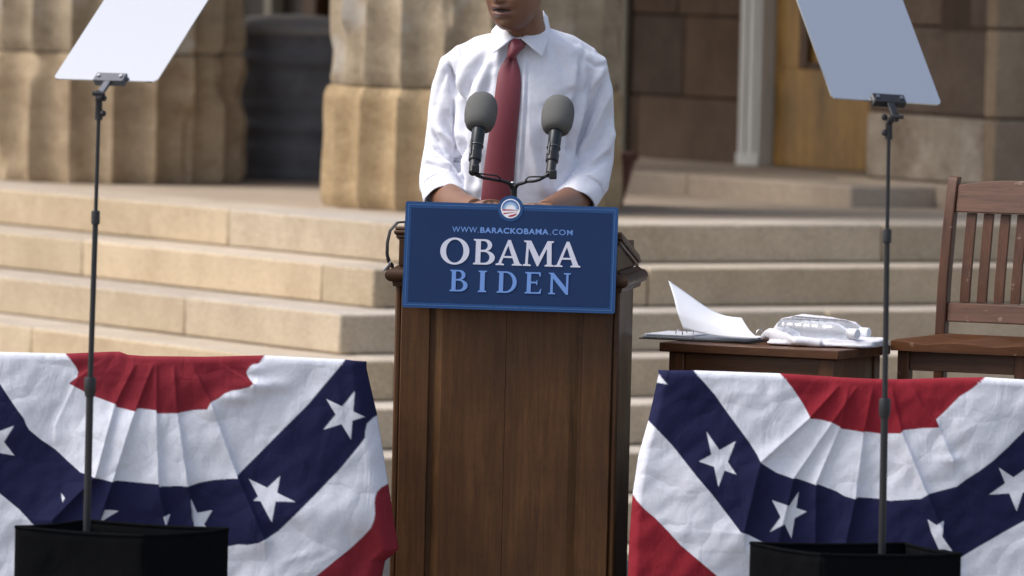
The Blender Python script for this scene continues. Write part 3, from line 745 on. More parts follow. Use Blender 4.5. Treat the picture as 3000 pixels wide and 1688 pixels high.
def head_pt(ph, th):
    """ph: 0 at the face, th: -90..90 deg"""
    ct, st = math.cos(th), math.sin(th)
    rz = .118; z = .118 + rz * st
    rx, ry = .0795, .0970
    sx_ = math.copysign(abs(math.sin(ph)) ** .92, math.sin(ph)); cy_ = math.copysign(abs(math.cos(ph)) ** .92, math.cos(ph))
    cc = ct ** (.80 if st > 0 else .64)
    x = rx * cc * sx_; y = ry * cc * cy_
    low = max(0, (.118 - z) / .118)
    x *= 1 - .17 * low ** 1.8
    if y > 0: y = y * (1 - .06 * low) + .010 * low
    else: y = y * (1 - .42 * low ** 1.3)
    # jaw: keep the chin forward and squarish
    d = 0.0
    if cy_ > 0:
        fx = cy_ ** .5
        d += .0085 * g2(x, z, 0, .014, .020, .016) + .004 * g2(x, z, 0, .004, .03, .012)
        d -= .0060 * g2(x, z, 0, .0380, .024, .0075)
        d += .0085 * g2(x, z, 0, .0530, .026, .0070)
        d -= .0100 * g2(x, z, 0, .0635, .028, .0050)
        d += .0085 * g2(x, z, 0, .0735, .026, .0065) + .004 * g2(x, z, 0, .063, .034, .02)
        d -= .003 * g2(x, z, 0, .084, .006, .008)
        d += .026 * g2(x, z, 0, .099, .0115, .0095) + .010 * g2(x, z, -.013, .095, .007, .007) + .010 * g2(x, z, .013, .095, .007, .007)
        d += .014 * g2(x, z, 0, .112, .009, .022)
        d -= .011 * (g2(x, z, -.032, .122, .016, .010) + g2(x, z, .032, .122, .016, .010))
        d += .006 * (g2(x, z, -.032, .139, .024, .007) + g2(x, z, .032, .139, .024, .007))
        d += .006 * (g2(x, z, -.050, .095, .02, .016) + g2(x, z, .050, .095, .02, .016))
        d -= .004 * (g2(x, z, -.040, .058, .010, .02) + g2(x, z, .040, .058, .010, .02))
        d *= fx
    return x, y + d, z
hm = MB(); R = []
for i in range(1, 90):
    th = -math.pi / 2 + math.pi * i / 90
    R.append([H(*head_pt(2 * math.pi * k / 120, th)) for k in range(120)])
hm.rings(R, True)
for s_ in (-1, 1):                                       # ears
    MxE = Matrix((HR, HFp, HUp)).transposed()
    hm.ball(H(s_ * .078, -.022, .128), (.010, .019, .033), MxE @ Matrix.Rotation(s_ * .3, 3, 'Z'))
bd = hm
NB = Vector((W(1537, 120, 21.27).x, 21.285, 1.56))
bd.tube([H(.0, -.028, .11), H(.008, -.022, .055), Vector((NB.x + .004, 21.262, 1.60)), Vector((NB.x + .003, 21.285, 1.555)), Vector((NB.x, 21.29, 1.49))], [.055, .059, .0615, .065, .075], 30)
CX = W(1512, 600, PY).x
TOR = [(.80, .150, .105, -.006, .00), (.92, .150, .105, -.006, 0), (1.08, .135, .085, -.006, .01), (1.20, .135, .08, -.004, .01), (1.32, .135, .08, 0, .01), (1.42, .135, .075, .006, .01), (1.50, .12, .06, .014, .01), (1.545, .10, .055, .02, .01), (1.575, .06, .05, .024, .01)]
bd.rings([oval(CX + dx, PY + dy, z, rx, ry) for z, rx, ry, dx, dy in TOR], True)
for s_ in (-1, 1):
    bd.tube([(CX + s_ * .085, PY, .86), (CX + s_ * .095, PY - .005, .50), (CX + s_ * .105, PY + .01, .09)], [.082, .056, .040], 20)
# arms:  image-left and image-right
EL = Vector(W(1289, 528, 21.285)); ER = Vector(W(1729, 530, 21.285))
SHL = Vector(W(1338, 206, 21.31)); SHR = Vector(W(1730, 212, 21.31))
WL = Vector(W(1392, 611, 20.97)); WRr = Vector(W(1598, 615, 20.96))
bd.tube([SHL + Vector((.04, .02, 0)), Vector(W(1300, 340, 21.345)), Vector(W(1293, 450, 21.335)), EL], [.028, .024, .028, .040], 20); bd.tube([SHR - Vector((.04, -.02, 0)), Vector(W(1745, 340, 21.345)), Vector(W(1739, 460, 21.335)), ER], [.028, .026, .030, .040], 20)
bd.tube([EL, W(1305, 574, 21.215), W(1345, 602, 21.09), WL], [.040, .0475, .042, .030], 22)
bd.tube([ER, W(1683, 585, 21.20), W(1640, 605, 21.08), WRr], [.040, .0475, .042, .030], 22)
def hand(wr, kn, side, tipz):
    h = (kn - wr); h.z = 0; h.normalize(); s = Vector((-h.y, h.x, 0)) * side       # s: towards the thumb side
    up = Vector((0, 0, 1))
    bd.tube([wr - h * .012, wr + h * .012, wr.lerp(kn, .55), kn], [.030, .034, .041, .040], 20, True, .48, (0, 0, 1))
    Ls = [.042, .046, .043, .034]
    for i in range(4):
        b0 = kn + s * ((1.5 - i) * .0205) - h * (.004 * abs(i - 1.3)); l = Ls[i]
        p1 = b0 + h * l * .75 - up * (.004 + .003 * i) ; p2 = p1 + h * l * .42 - up * l * .55; p3 = Vector(p2 + h * .004 - up * l * .5); p3.z = max(p3.z, tipz + .008)
        bd.tube([b0 - h * .015, b0, p1, p2, p3], [.0095, .0105, .0092, .0083, .0070], 12)
    t0 = wr + h * .028 + s * .026; t1 = t0 + h * .026 + s * .020 - up * .012; t2 = t1 + h * .028 + s * .004 - up * .014
    bd.tube([t0 - s * .012, t0, t1, t2], [.013, .0135, .0105, .0085], 12)
hand(WL, Vector(W(1442, 602, 20.885)), 1, .99); hand(WRr, Vector(W(1548, 614, 20.885)), -1, .99)
bme = fuse(bd, .0032, 3, .45)
v = get_v(bme); hv = v - np.array(HO)
hx, hy, hz = hv @ np.array(HR), hv @ np.array(HFp), hv @ np.array(HUp)
face = (hy > .03) & (hz > -.02) & (hz < .25) & (np.abs(hx) < .08)
skin = np.tile(np.array([[.205, .098, .055]]), (len(v), 1))
nz = np.array([mnoise.noise(Vector(p) * 28) for p in v]); skin *= (1 + .10 * nz)[:, None]
def G(cx, cz, sx, sz): return np.where(face, np.exp(-((hx - cx) / sx) ** 2 - ((hz - cz) / sz) ** 2), 0)[:, None]
def mixc(a, c, k): return a * (1 - k) + np.array([c]) * k
skin = mixc(skin, (.20, .092, .078), np.clip(G(0, .0535, .028, .0068) * 1.2, 0, .85))
skin = mixc(skin, (.135, .055, .045), np.clip(G(0, .0735, .027, .0056) * 1.2, 0, .8))
mouth = np.where(face & (np.abs(hx) < .031), np.exp(-((hz - .0637) / (.0054 * np.sqrt(np.clip(1 - (hx / .032) ** 2, .02, 1)))) ** 4), 0)[:, None]
skin = mixc(skin, (.012, .006, .006), np.clip(mouth, 0, .95))
beard = np.where((hz < .075) & (hz > -.01) & (hy > -.02), np.exp(-((hz - .02) / .03) ** 2), 0)[:, None] * .16
skin = mixc(skin, (.08, .045, .035), beard)
set_col(bme, np.clip(skin, 0, 1))
m, nt, p = _nt("brown_skin"); a = nt.nodes.new("ShaderNodeVertexColor"); a.layer_name = "tint"; nt.links.new(a.outputs[0], p.inputs['Base Color'])
p.inputs['Roughness'].default_value = .47; p.inputs['Subsurface Weight'].default_value = .08; p.inputs['Subsurface Radius'].default_value = (.01, .004, .002); p.inputs['Subsurface Scale'].default_value = .5
nb = _noise(nt, 320, 3, .6); _bump(nt, p, nb.outputs[0], .12, .001); MT['skin'] = m
body = link_mesh("body", bme, MT['skin'], PER, True, sharp=None); bme.polygons.foreach_set("use_smooth", [True] * len(bme.polygons))
# hair cap
hb = MB(); R = []
for i in range(30, 90):
    th = -math.pi / 2 + math.pi * i / 90; row = []
    for k in range(90):
        ph = 2 * math.pi * k / 90; x, y, z = head_pt(ph, th)
        lim = .178 - .075 * (1 - max(0, math.cos(ph)) ** .7) if math.cos(ph) > 0 else .105 - .02 * abs(math.cos(ph))
        off = .006 if z > lim else -.006
        d = Vector((x, y, z - .118)).normalized() * off
        row.append(H(x + d.x, y + d.y, z + d.z))
    R.append(row)
hb.rings(R, True).build("hair", MT['hair'], PER, world=True, sharp=70)
for s_ in (-1, 1):
    x, y, z = s_ * .032, .0815, .122
    MB().ball(H(x, y - .004, z), .0115).build("eye", MT['emwhite'], PER, world=True)
# ---- shirt
sh = MB()
TS = [(.90, .180, .128, -.006, 0), (1.00, .172, .124, -.006, 0), (1.08, .169, .121, -.006, 0), (1.16, .170, .122, -.005, 0), (1.24, .176, .124, -.003, 0), (1.32, .186, .124, 0, 0), (1.40, .194, .120, .004, 0), (1.46, .198, .112, .008, .003), (1.505, .196, .100, .012, .006),
      (1.545, .176, .088, .016, .010), (1.572, .142, .078, .020, .012), (1.594, .100, .069, .022, .012), (1.606, .074, .064, .0245, .012)]
sh.rings([oval(CX + dx, PY + dy, z, rx, ry, 56, 2.35) for z, rx, ry, dx, dy in TS], True)
A1 = [W(1372, 172, 21.295), W(1334, 198, 21.31), W(1315, 262, 21.325), W(1301, 330, 21.335), W(1296, 400, 21.335), W(1292, 460, 21.325), W(1286, 512, 21.29), W(1290, 552, 21.235)]
sh.tube(A1, [.050, .0535, .052, .047, .0505, .056, .0585, .0545], 28)
A2 = [W(1694, 176, 21.295), W(1730, 194, 21.31), W(1743, 268, 21.325), W(1743, 340, 21.335), W(1741, 410, 21.335), W(1737, 470, 21.325), W(1730, 520, 21.29), W(1716, 556, 21.235)]
sh.tube(A2, [.050, .0525, .052, .0575, .0605, .0610, .0590, .0545], 28)
for P_, r_ in (([W(1478, 136, 21.30), W(1405, 152, 21.30), W(1340, 192, 21.31)], [.050, .0455, .050]), ([W(1592, 126, 21.30), W(1662, 146, 21.30), W(1722, 184, 21.31)], [.050, .0455, .050])):
    sh.tube(P_, r_, 24)
sme = fuse(sh, .0055, 7, .5)
v = get_v(sme); n = get_n(sme); q = PX(v); fr = np.clip(-n[:, 1] * 1.6 + .15, 0, 1) * 2.1
def fold(pts, amp, wd, soft=1.0):
    global v
    P = np.array([(1000 + a / 2.415, b / 2.415) for a, b in pts]); best = np.full(len(q), 1e9); par = np.zeros(len(q)); tot = len(P) - 1
    for i in range(tot):
        a, b = P[i], P[i + 1]; d = b - a; L = d @ d
        t = np.clip(((q - a) @ d) / L, 0, 1); dist = np.linalg.norm(q - (a + t[:, None] * d), axis=1)
        m_ = dist < best; best[m_] = dist[m_]; par[m_] = (i + t[m_]) / tot
    w_ = np.exp(-(best / wd) ** 2) * np.clip(np.minimum(par, 1 - par) * 5 + .25 * soft, 0, 1) * fr
    v = v + n * (amp * w_)[:, None]
for pts, amp, wd in [
    ([(735, 430), (775, 540), (815, 690), (840, 850), (852, 1010)], -.018, 9), ([(850, 1010), (822, 1120), (812, 1220)], -.022, 9),
    ([(1010, 340), (880, 480), (815, 640), (800, 760)], .006, 14), ([(1030, 400), (900, 590), (850, 780)], -.006, 10), ([(1060, 380), (960, 640), (940, 900)], .005, 14),
    ([(1090, 440), (1010, 700)], -.004, 9), ([(690, 640), (700, 900), (760, 1080)], .006, 18), ([(640, 930), (720, 1060), (810, 1180)], -.006, 9), ([(680, 900), (760, 1020), (830, 1090)], .006, 11),
    ([(600, 1080), (700, 1130), (800, 1230)], .007, 11), ([(570, 1180), (660, 1180), (760, 1215)], -.006, 8), ([(740, 480), (690, 620), (670, 800)], -.005, 12), ([(745, 700), (790, 900), (840, 990)], .006, 13),
    ([(880, 1000), (935, 1180), (960, 1330)], -.005, 12), ([(870, 1100), (900, 1250), (880, 1400)], .006, 14), ([(970, 1000), (975, 1200), (950, 1400)], .005, 14), ([(860, 1240), (850, 1400)], -.006, 9),
    ([(1700, 420), (1688, 560), (1684, 660), (1650, 760)], -.012, 8), ([(1670, 460), (1640, 640)], .005, 16), ([(1660, 720), (1640, 860), (1622, 1000), (1640, 1110)], -.018, 9),
    ([(1890, 452), (1800, 470), (1720, 410)], -.004, 6), ([(1860, 480), (1770, 610), (1690, 790), (1655, 960)], .008, 12), ([(1885, 520), (1800, 690), (1715, 880), (1660, 1090)], -.007, 11),
    ([(1905, 600), (1830, 790), (1740, 990), (1670, 1120)], .008, 13), ([(1915, 780), (1850, 960), (1750, 1110)], -.006, 12), ([(1925, 900), (1870, 1060), (1760, 1180)], .007, 14), ([(1900, 1080), (1800, 1170), (1690, 1210)], -.006, 10),
    ([(1330, 860), (1345, 1050), (1390, 1260), (1450, 1400)], .004, 16), ([(1450, 900), (1420, 1080), (1480, 1330)], -.0035, 14), ([(1560, 900), (1590, 1100), (1530, 1300)], -.005, 12), ([(1600, 700), (1520, 800), (1420, 900)], .004, 12),
    ([(1640, 640), (1540, 720), (1420, 780)], -.003, 12), ([(1300, 350), (1290, 600), (1275, 900), (1250, 1300)], .003, 7), ([(1285, 430), (1276, 620), (1266, 800), (1248, 1040), (1226, 1400)], -.0028, 4), ([(1318, 420), (1310, 640), (1298, 900), (1270, 1300)], -.0022, 4), ([(640, 1040), (720, 1090), (790, 1170)], -.005, 5), ([(660, 960), (750, 1060), (820, 1130)], -.005, 5), ([(590, 1130), (680, 1165), (770, 1200)], .005, 6), ([(1880, 640), (1800, 830), (1720, 1010)], -.004, 5), ([(1760, 560), (1700, 700), (1665, 860)], -.004, 5), ([(900, 560), (850, 700), (835, 830)], -.004, 6), ([(1130, 330), (1060, 560)], .005, 12), ([(1480, 300), (1540, 420), (1600, 520)], -.004, 12), ([(1720, 330), (1640, 360), (1540, 300)], .004, 14),
    ([(760, 360), (900, 290), (1060, 230)], .003, 10), ([(1480, 180), (1640, 300), (1830, 380)], -.003, 8)]:
    fold(pts, amp, wd)
nn = np.array([mnoise.noise(Vector((p[0] * 9, p[1] * 9, p[2] * 6))) * .0032 + mnoise.noise(Vector((p[0] * 24 + p[2] * 9, p[1] * 14, p[2] * 12))) * .0020 for p in v])
v = v + n * nn[:, None]; set_v(sme, v)
set_col(sme, np.ones((len(v), 3)))
BV = BVHTree.FromPolygons([Vector(p) for p in v], [tuple(f.vertices) for f in sme.polygons])
shirt = link_mesh("shirt", sme, MT['shirt'], PER, True, sharp=None); sme.polygons.foreach_set("use_smooth", [True] * len(sme.polygons))
def on_shirt(x, y, off):
    d = (W(x, y, 20) - CAMP).normalized(); h_ = BV.ray_cast(CAMP, d)
    if h_[0] is None: return None
    return h_[0] - d * off
# rolled cuffs
def cuff(c0, c1, r, seed):
    ax = (c1 - c0).normalized(); L = (c1 - c0).length; Q = Matrix.Translation(c0) @ ax.to_track_quat('Z', 'Y').to_matrix().to_4x4()
    prof = [(r * .96, 0), (r * 1.0, .004), (r * 1.02, L * .3), (r * 1.05, L * .45), (r * 1.01, L * .5), (r * 1.03, L * .62), (r * 1.045, L * .9), (r * 1.01, L), (r * .90, L * .985), (r * .84, L * .8), (r * .80, L * .3)]
    n_ = 60; R = []
    for i, (rr, z) in enumerate(prof):
        row = []
        for k in range(n_):
            a = 2 * math.pi * k / n_; w_ = mnoise.noise(Vector((math.cos(a) * 1.6 + seed, math.sin(a) * 1.6, z * 22))) * .0065 + mnoise.noise(Vector((math.cos(a) * 4 + seed, math.sin(a) * 4, z * 50))) * .002
            o_ = Q.to_3x3() @ Vector((math.cos(a), math.sin(a), 0)); zz = z + .005 * math.sin(a * 2 + seed) * (z / L) + w_ * .6 + o_.dot(Vector((0, -.45, .9))) * .030 * (z / L)
            row.append(Q @ Vector(((rr + w_) * math.cos(a), (rr + w_) * math.sin(a), zz)))
        R.append(row)
    return MB().rings(R, False)
cuff(Vector(W(1281, 516, 21.30)), Vector(W(1303, 578, 21.21)), .0590, 1.0).build("cuff", MT['shirt'], shirt, world=True, sharp=60, sub=1)
cuff(Vector(W(1733, 520, 21.31)), Vector(W(1683, 590, 21.195)), .0605, 4.2).build("cuff", MT['shirt'], shirt, world=True, sharp=60, sub=1)
# collar leaves
def bez(P, t):
    P = [Vector(p) for p in P]
    while len(P) > 1: P = [P[i].lerp(P[i + 1], t) for i in range(len(P) - 1)]
    return P[0]
def poly_at(P, t):
    k = t * (len(P) - 1); i = min(int(k), len(P) - 2); return Vector(P[i]).lerp(Vector(P[i + 1]), k - i)
def leaf(inner, outer, bulge):
    G_ = []
    for i in range(15):
        t = i / 14; a = poly_at(inner, t) if len(inner) > 3 else bez(inner, t); b_ = poly_at(outer, t) if len(outer) > 3 else bez(outer, t); row = []
        for j in range(13):
            s = j / 12; p_ = a.lerp(b_, s); p_ = p_ + Vector((0, -bulge * math.sin(math.pi * s) ** .8, 0)); row.append(p_)
        G_.append(row)
    return MB().grid(G_)
li = [W(1462, 66, 21.27), W(1487, 88, 21.215), W(1505, 111, 21.178)]
lo = [W(1441, 90, 21.275), W(1434, 120, 21.205), W(1446, 156, 21.162)]
ri = [W(1591, 31, 21.315), W(1594, 55, 21.27), W(1576, 84, 21.225), W(1545, 101, 21.195), W(1525, 112, 21.178)]
ro = [W(1604, 50, 21.320), W(1611, 84, 21.285), W(1608, 112, 21.235), W(1600, 138, 21.195), W(1589, 167, 21.165)]
leaf(li, lo, .010).build("collar", MT['shirt'], shirt, world=True, sharp=70, solid=.0022)
leaf(ri, ro, .008).build("collar", MT['shirt'], shirt, world=True, sharp=70, solid=.0022)
cb = MB(); nC = Vector((NB.x, 21.292, 0)); R1, R2, R3 = [], [], []
for k in range(41):                                     # collar band and fold-down round the nape
    a = math.pi * (-.02 + 1.04 * k / 40); c_, s_ = math.cos(a), math.sin(a); q_ = max(0, s_)
    R1.append(nC + Vector((.0655 * c_, .066 * s_, 1.622 + .012 * q_ + .0 * c_))); R2.append(nC + Vector((.070 * c_, .071 * s_, 1.628 + .014 * q_))); R3.append(nC + Vector((.086 * c_, .088 * s_, 1.585 + .010 * q_)))
cb.grid([R1, R2, R3]); cb.build("collar", MT['shirt'], shirt, world=True, sharp=80, solid=.002)
bn = MB().tube([W(1502, 108, 21.19), W(1508, 112, 21.184), W(1516, 113, 21.182), W(1526, 110, 21.188)], [.005] * 4, 10, True, .4); bn.build("collar_band", MT['shirt'], shirt, world=True)
# pocket
P = []
for i in range(13):
    row = []
    for j in range(13):
        x = 1552 + (1668 - 1552) * j / 12; y = 306 + (438 - 306) * i / 12 + (10 * abs(j - 6) / 6 * -1 if i == 12 else 0) + 2.0 * j / 12
        r_ = on_shirt(x, y, .0008)
        row.append(r_ if r_ is not None else W(x, y, 21.17))
    P.append(row)
MB().grid(P).build("pocket", MT['shirt'], shirt, world=True, sharp=70)
# tie
m, nt, p = _nt("red_tie_silk")
tc = nt.nodes.new("ShaderNodeTexCoord"); mp = nt.nodes.new("ShaderNodeMapping"); mp.inputs['Rotation'].default_value = (0, D2R(45), 0)
nt.links.new(tc.outputs['Object'], mp.inputs[0]); ck = nt.nodes.new("ShaderNodeTexVoronoi"); ck.inputs['Scale'].default_value = 205; ck.inputs['Randomness'].default_value = 0.0
mp.inputs['Scale'].default_value = (1, .01, 1)
nt.links.new(mp.outputs[0], ck.inputs['Vector']); rr = _ramp(nt, ck.outputs['Distance'], [(.22, (.34, .115, .135)), (.40, (.155, .013, .026))])
nt.links.new(rr.outputs[0], p.inputs['Base Color']); p.inputs['Roughness'].default_value = .5; p.inputs['Sheen Weight'].default_value = .2
rows = [(166, 1483, 1513), (172, 1481, 1514), (185, 1472, 1518), (200, 1464, 1523), (215, 1459, 1526), (240, 1454, 1528), (280, 1449, 1526), (320, 1445, 1523), (360, 1437, 1519), (400, 1430, 1515), (450, 1423, 1511), (500, 1417, 1508), (550, 1412, 1505), (600, 1407, 1502), (660, 1401, 1498), (720, 1420, 1480), (745, 1446, 1454)]
G_ = []
for y, xl, xr in rows:
    row = []; c_ = None
    for j in range(15):
        s = j / 14 * 2 - 1; x = (xl + xr) / 2 + (xr - xl) / 2 * s
        b_ = on_shirt((xl + xr) / 2, min(y, 640), 0)
        Yc = b_.y if b_ is not None else 21.15
        o_ = on_shirt(x, min(y, 640), 0); Ys = o_.y if o_ is not None else Yc
        pin = math.exp(-((y - 175) / 25) ** 2)
        row.append(W(x, y, .5 * Ys + .5 * Yc - .003 - .012 * (1 - s * s) ** .7 + .010 * pin * math.exp(-((s - .1) / .25) ** 2) - .008 * pin))
    G_.append(row)
TIE = MB().grid(G_).build("tie", m, PER, world=True, sharp=80, solid=.002, sub=1)
kr = [(113, 1500, 1526, .004), (118, 1497, 1529, .010), (126, 1491, 1536, .016), (136, 1488, 1541, .020), (147, 1487, 1527, .020), (158, 1485, 1517, .018), (167, 1484, 1512, .013), (171, 1485, 1511, .006)]
G_ = []
for y, xl, xr, bl in kr:
    row = []
    for j in range(13):
        s = j / 12 * 2 - 1; x = (xl + xr) / 2 + (xr - xl) / 2 * s
        row.append(W(x, y + 1.5 * s, 21.180 - (y - 112) * .00022 - bl * (1 - s * s) ** .6))
    G_.append(row)
MB().grid(G_).build("tie_knot", m, TIE, world=True, sharp=80, sub=1)
# trousers, belt, shoes (mostly hidden behind the lectern)
tr = MB(); tr.rings([oval(CX - .006, PY, z, rx, ry) for z, rx, ry in ((.78, .16, .115), (.88, .176, .125), (.98, .168, .120), (1.01, .166, .118))], True)
for s_ in (-1, 1):
    tr.tube([(CX + s_ * .088, PY, .86), (CX + s_ * .097, PY - .004, .50), (CX + s_ * .105, PY + .005, .06)], [.096, .080, .074], 24)
tme = fuse(tr, .008, 4); link_mesh("trousers", tme, MT['navy_tr'], PER, True, sharp=None); tme.polygons.foreach_set("use_smooth", [True] * len(tme.polygons))
for s_ in (-1, 1):
    s2 = MB(); s2.rings([oval(CX + s_ * .105, PY - .06, z, rx, ry) for z, rx, ry in ((.004, .046, .140), (.03, .048, .142), (.06, .042, .11), (.085, .038, .08))], True)
    s2.build("shoe", MT['shoe'], PER, world=True, sub=1)
# ------------------------------------------------------------------ bunting
RED = (.23, .021, .033); RED2 = (.25, .0165, .028); WHT = (.70, .72, .80); BLU = (.0125, .0142, .055)
def star(t):
    """five tips in order -> ten point outline"""
    o = []
    def isec(a, b, c, d):
        x1, y1, x2, y2, x3, y3, x4, y4 = *a, *b, *c, *d
        den = (x1 - x2) * (y3 - y4) - (y1 - y2) * (x3 - x4)
        px_ = ((x1 * y2 - y1 * x2) * (x3 - x4) - (x1 - x2) * (x3 * y4 - y3 * x4)) / den; py_ = ((x1 * y2 - y1 * x2) * (y3 - y4) - (y1 - y2) * (x3 * y4 - y3 * x4)) / den
        return px_, py_
    for i in range(5):
        o.append(t[i]); o.append(isec(t[i - 1], t[(i + 1) % 5], t[i], t[(i + 2) % 5]))
    return o
def smooth_poly(P, it=1): return P
def bunting(name, label, Y, top, x0f, x1f, ybot, layers, pleats, extra, step=3.0, wave=None):
    """top: polyline of the hem, x0f/x1f: left/right outline polylines (y -> x), layers: [(colour, polygon)] painted in order (photo pixels)"""
    tx, ty = np.array(top).T
    def yt(x): return np.interp(x, tx, ty)
    lx = np.array(x0f); rx = np.array(x1f)
    def xl(y): return np.interp(y, lx[:, 1], lx[:, 0])
    def xr(y): return np.interp(y, rx[:, 1], rx[:, 0])
    wdt = max(rx[:, 0].max() - lx[:, 0].min(), 100); ns = int(wdt / step) + 1; nt_ = int((ybot - ty.min()) / step) + 1
    Sx = np.linspace(0, 1, ns); X0 = xl(ty.mean()) + (xr(ty.mean()) - xl(ty.mean())) * Sx; YT = yt(X0) + 17
    T = np.linspace(0, 1, nt_)[:, None]; Yp = YT[None, :] + (ybot - YT[None, :]) * T; Xp = xl(Yp) + (xr(Yp) - xl(Yp)) * Sx[None, :]
    def colour(Xq, Yq):
        acc = np.zeros(Xq.shape + (3,)); K = 3
        for i in range(K):
            for j in range(K):
                xx = Xq + ((i + .5) / K - .5) * step; yy = Yq + ((j + .5) / K - .5) * step
                c = np.tile(np.array(layers[0][0]), Xq.shape + (1,))
                for col, pl_ in layers[1:]: c[in_poly(pl_, xx, yy)] = col
                acc += c
        return acc / (K * K)
    dep = np.zeros(Xp.shape)
    for pl_, amp, wd, side in pleats:
        P = np.array(pl_, float); xp = np.interp(Yp, P[:, 1], P[:, 0]); s = (Xp - xp) * side
        fade = np.clip((Yp - P[0, 1] + 6) / 30, 0, 1) * np.clip((P[-1, 1] - Yp) / 60 + 1, 0, 1)
        yy = np.clip((Yp - P[0, 1]) / 350, .45, 1.0)
        amp = amp * 1.45
        dep += np.where(s > 0, np.exp(-s / (wd * yy)), np.exp(s / 6.0)) * amp * (.62 if side > 0 else 1.0) * yy * fade
    for cx, cy, sx, sy, amp in extra:
        dep += amp * np.exp(-((Xp - cx) / sx) ** 2 - ((Yp - cy) / sy) ** 2)
    dep += .010 * np.sin(Xp / 95.0 + Yp / 340.0) * np.clip((Yp - ty.min()) / 300, 0, 1)
    N = np.array([[mnoise.noise(Vector((x / 120, y / 120, 3))) * .008 + mnoise.noise(Vector((x / 45 + y / 80, y / 60, 7))) * .0035 for x in Xp[0, ::4]] for y in Yp[::4, 0]])
    ii = np.clip(np.arange(Xp.shape[0]) / 4, 0, N.shape[0] - 1.001); jj = np.clip(np.arange(Xp.shape[1]) / 4, 0, N.shape[1] - 1.001)
    i0 = ii.astype(int); j0 = jj.astype(int); fi = (ii - i0)[:, None]; fj = (jj - j0)[None, :]
    dep += N[i0][:, j0] * (1 - fi) * (1 - fj) + N[i0 + 1][:, j0] * fi * (1 - fj) + N[i0][:, j0 + 1] * (1 - fi) * fj + N[i0 + 1][:, j0 + 1] * fi * fj
    dep *= np.clip((Yp - YT[None, :]) / 40, 0, 1) ** .7
    if wave is not None: dep += wave(Sx[None, :] + 0 * Yp, Yp)
    t_ = math.tan(TILT)
    dvec = np.array(_f)[None, None] + np.array(_R) * ((Xp - 1500) / FPX)[..., None] - np.array(_U) * ((Yp - 844) / FPX)[..., None]
    base = np.array(CAMP) + dvec * (Y / dvec[..., 1])[..., None]
    base[..., 1] -= dep
    col = colour(Xp, Yp)
    # roll over the rail behind the hem
    Rr = .017; ex_ = []; ec = []; nothing = 0
    for th in range(25, 181, 22):
        q_ = base[0].copy(); a = math.radians(th); q_[:, 2] += Rr * math.sin(a); q_[:, 1] += Rr * (1 - math.cos(a)); ex_.append(q_); hemc = colour(Xp[:1], Yp[:1] - 17 * math.sin(min(a, math.pi / 2)))[0]; ec.append(hemc)
    for k in range(1, 5):
        q_ = ex_[7 if len(ex_) > 8 else -1].copy() if False else ex_[-1].copy(); q_[:, 2] -= .03; ex_.append(q_); ec.append(hemc)
    V = np.concatenate([np.array(ex_[::-1]), base], 0); C = np.concatenate([np.array(ec[::-1]), col], 0)
    m_, n_ = V.shape[:2]
    idx = np.arange(m_ * n_).reshape(m_, n_); F = np.stack([idx[:-1, :-1], idx[1:, :-1], idx[1:, 1:], idx[:-1, 1:]], -1).reshape(-1, 4)
    me = bpy.data.meshes.new(name); org = W((lx[0, 0] + rx[0, 0]) / 2, ybot, Y)
    me.from_pydata((V.reshape(-1, 3) - np.array(org)).tolist(), [], F.tolist()); set_col(me, C.reshape(-1, 3))
    o = link_mesh(name, me, MT['bunt'], None, False, sharp=None); me.polygons.foreach_set("use_smooth", [True] * len(me.polygons)); o.location = org
    sdm = o.modifiers.new("solid", 'SOLIDIFY'); sdm.thickness = .0012; sdm.offset = 1
    tag(o, label, "bunting", "patriotic buntings along the stage front")
    return o
def c7(P): return [(x / 2.106, y / 2.106 + 1000) for x, y in P]
def c8(P): return [(x / 2.106 + 1800, y / 2.106 + 1000) for x, y in P]
FAR = [(1400, 1900), (-500, 1900)]
redin = c7([(390, 60), (405, 85), (440, 120), (470, 160), (482, 190), (475, 222), (425, 260), (530, 315), (600, 345), (715, 387), (718, 404), (838, 431), (850, 412), (966, 424), (969, 445), (1096, 443), (1200, 424), (1280, 420), (1304, 376), (1350, 352), (1390, 322), (1430, 305), (1480, 297), (1540, 280), (1567, 262), (1545, 240), (1528, 215), (1522, 195), (1526, 180), (1545, 155), (1562, 143), (1590, 140), (1608, 128), (1618, 108), (1640, 85), (1640, 20), (390, 20)])
w2b = [(2135, 110), (1900, 390), (1700, 590), (1465, 828), (1466, 845), (1320, 855), (1230, 872), (1165, 893), (1100, 890), (985, 893), (983, 878), (850, 868), (710, 855), (698, 862), (600, 838), (525, 812), (500, 806), (425, 742), (340, 665), (250, 605), (180, 545), (162, 515), (150, 478), (100, 410), (45, 330), (0, 262), (-150, 40)]
bb = [(2335, 458), (2300, 475), (2262, 510), (2252, 560), (2252, 595), (2220, 640), (2100, 785), (1930, 960), (1830, 1060), (1720, 1168), (1650, 1215), (1600, 1240), (1530, 1254), (1470, 1252), (1410, 1266), (1200, 1320), (900, 1330), (600, 1300), (380, 1230), (205, 1130), (120, 1040), (0, 942), (-150, 800)]
w1b = [(2396, 885), (2350, 905), (2325, 930), (2314, 960), (2310, 1000), (2314, 1060), (2308, 1100), (2288, 1152), (2240, 1205), (2150, 1288), (2060, 1358), (1960, 1440), (1850, 1540), (1700, 1640), (1300, 1800), (700, 1800), (0, 1600), (-400, 1400)]
def above(line, top=-400): return c7(line + [(line[-1][0], top), (line[0][0] + 60, top), (line[0][0] + 60, line[0][1])])
blue_l = c7(bb + [(-150, -400), (2500, -400), (2500, 440)])
white2 = c7(w2b + [(-150, -300), (2135, -300)])
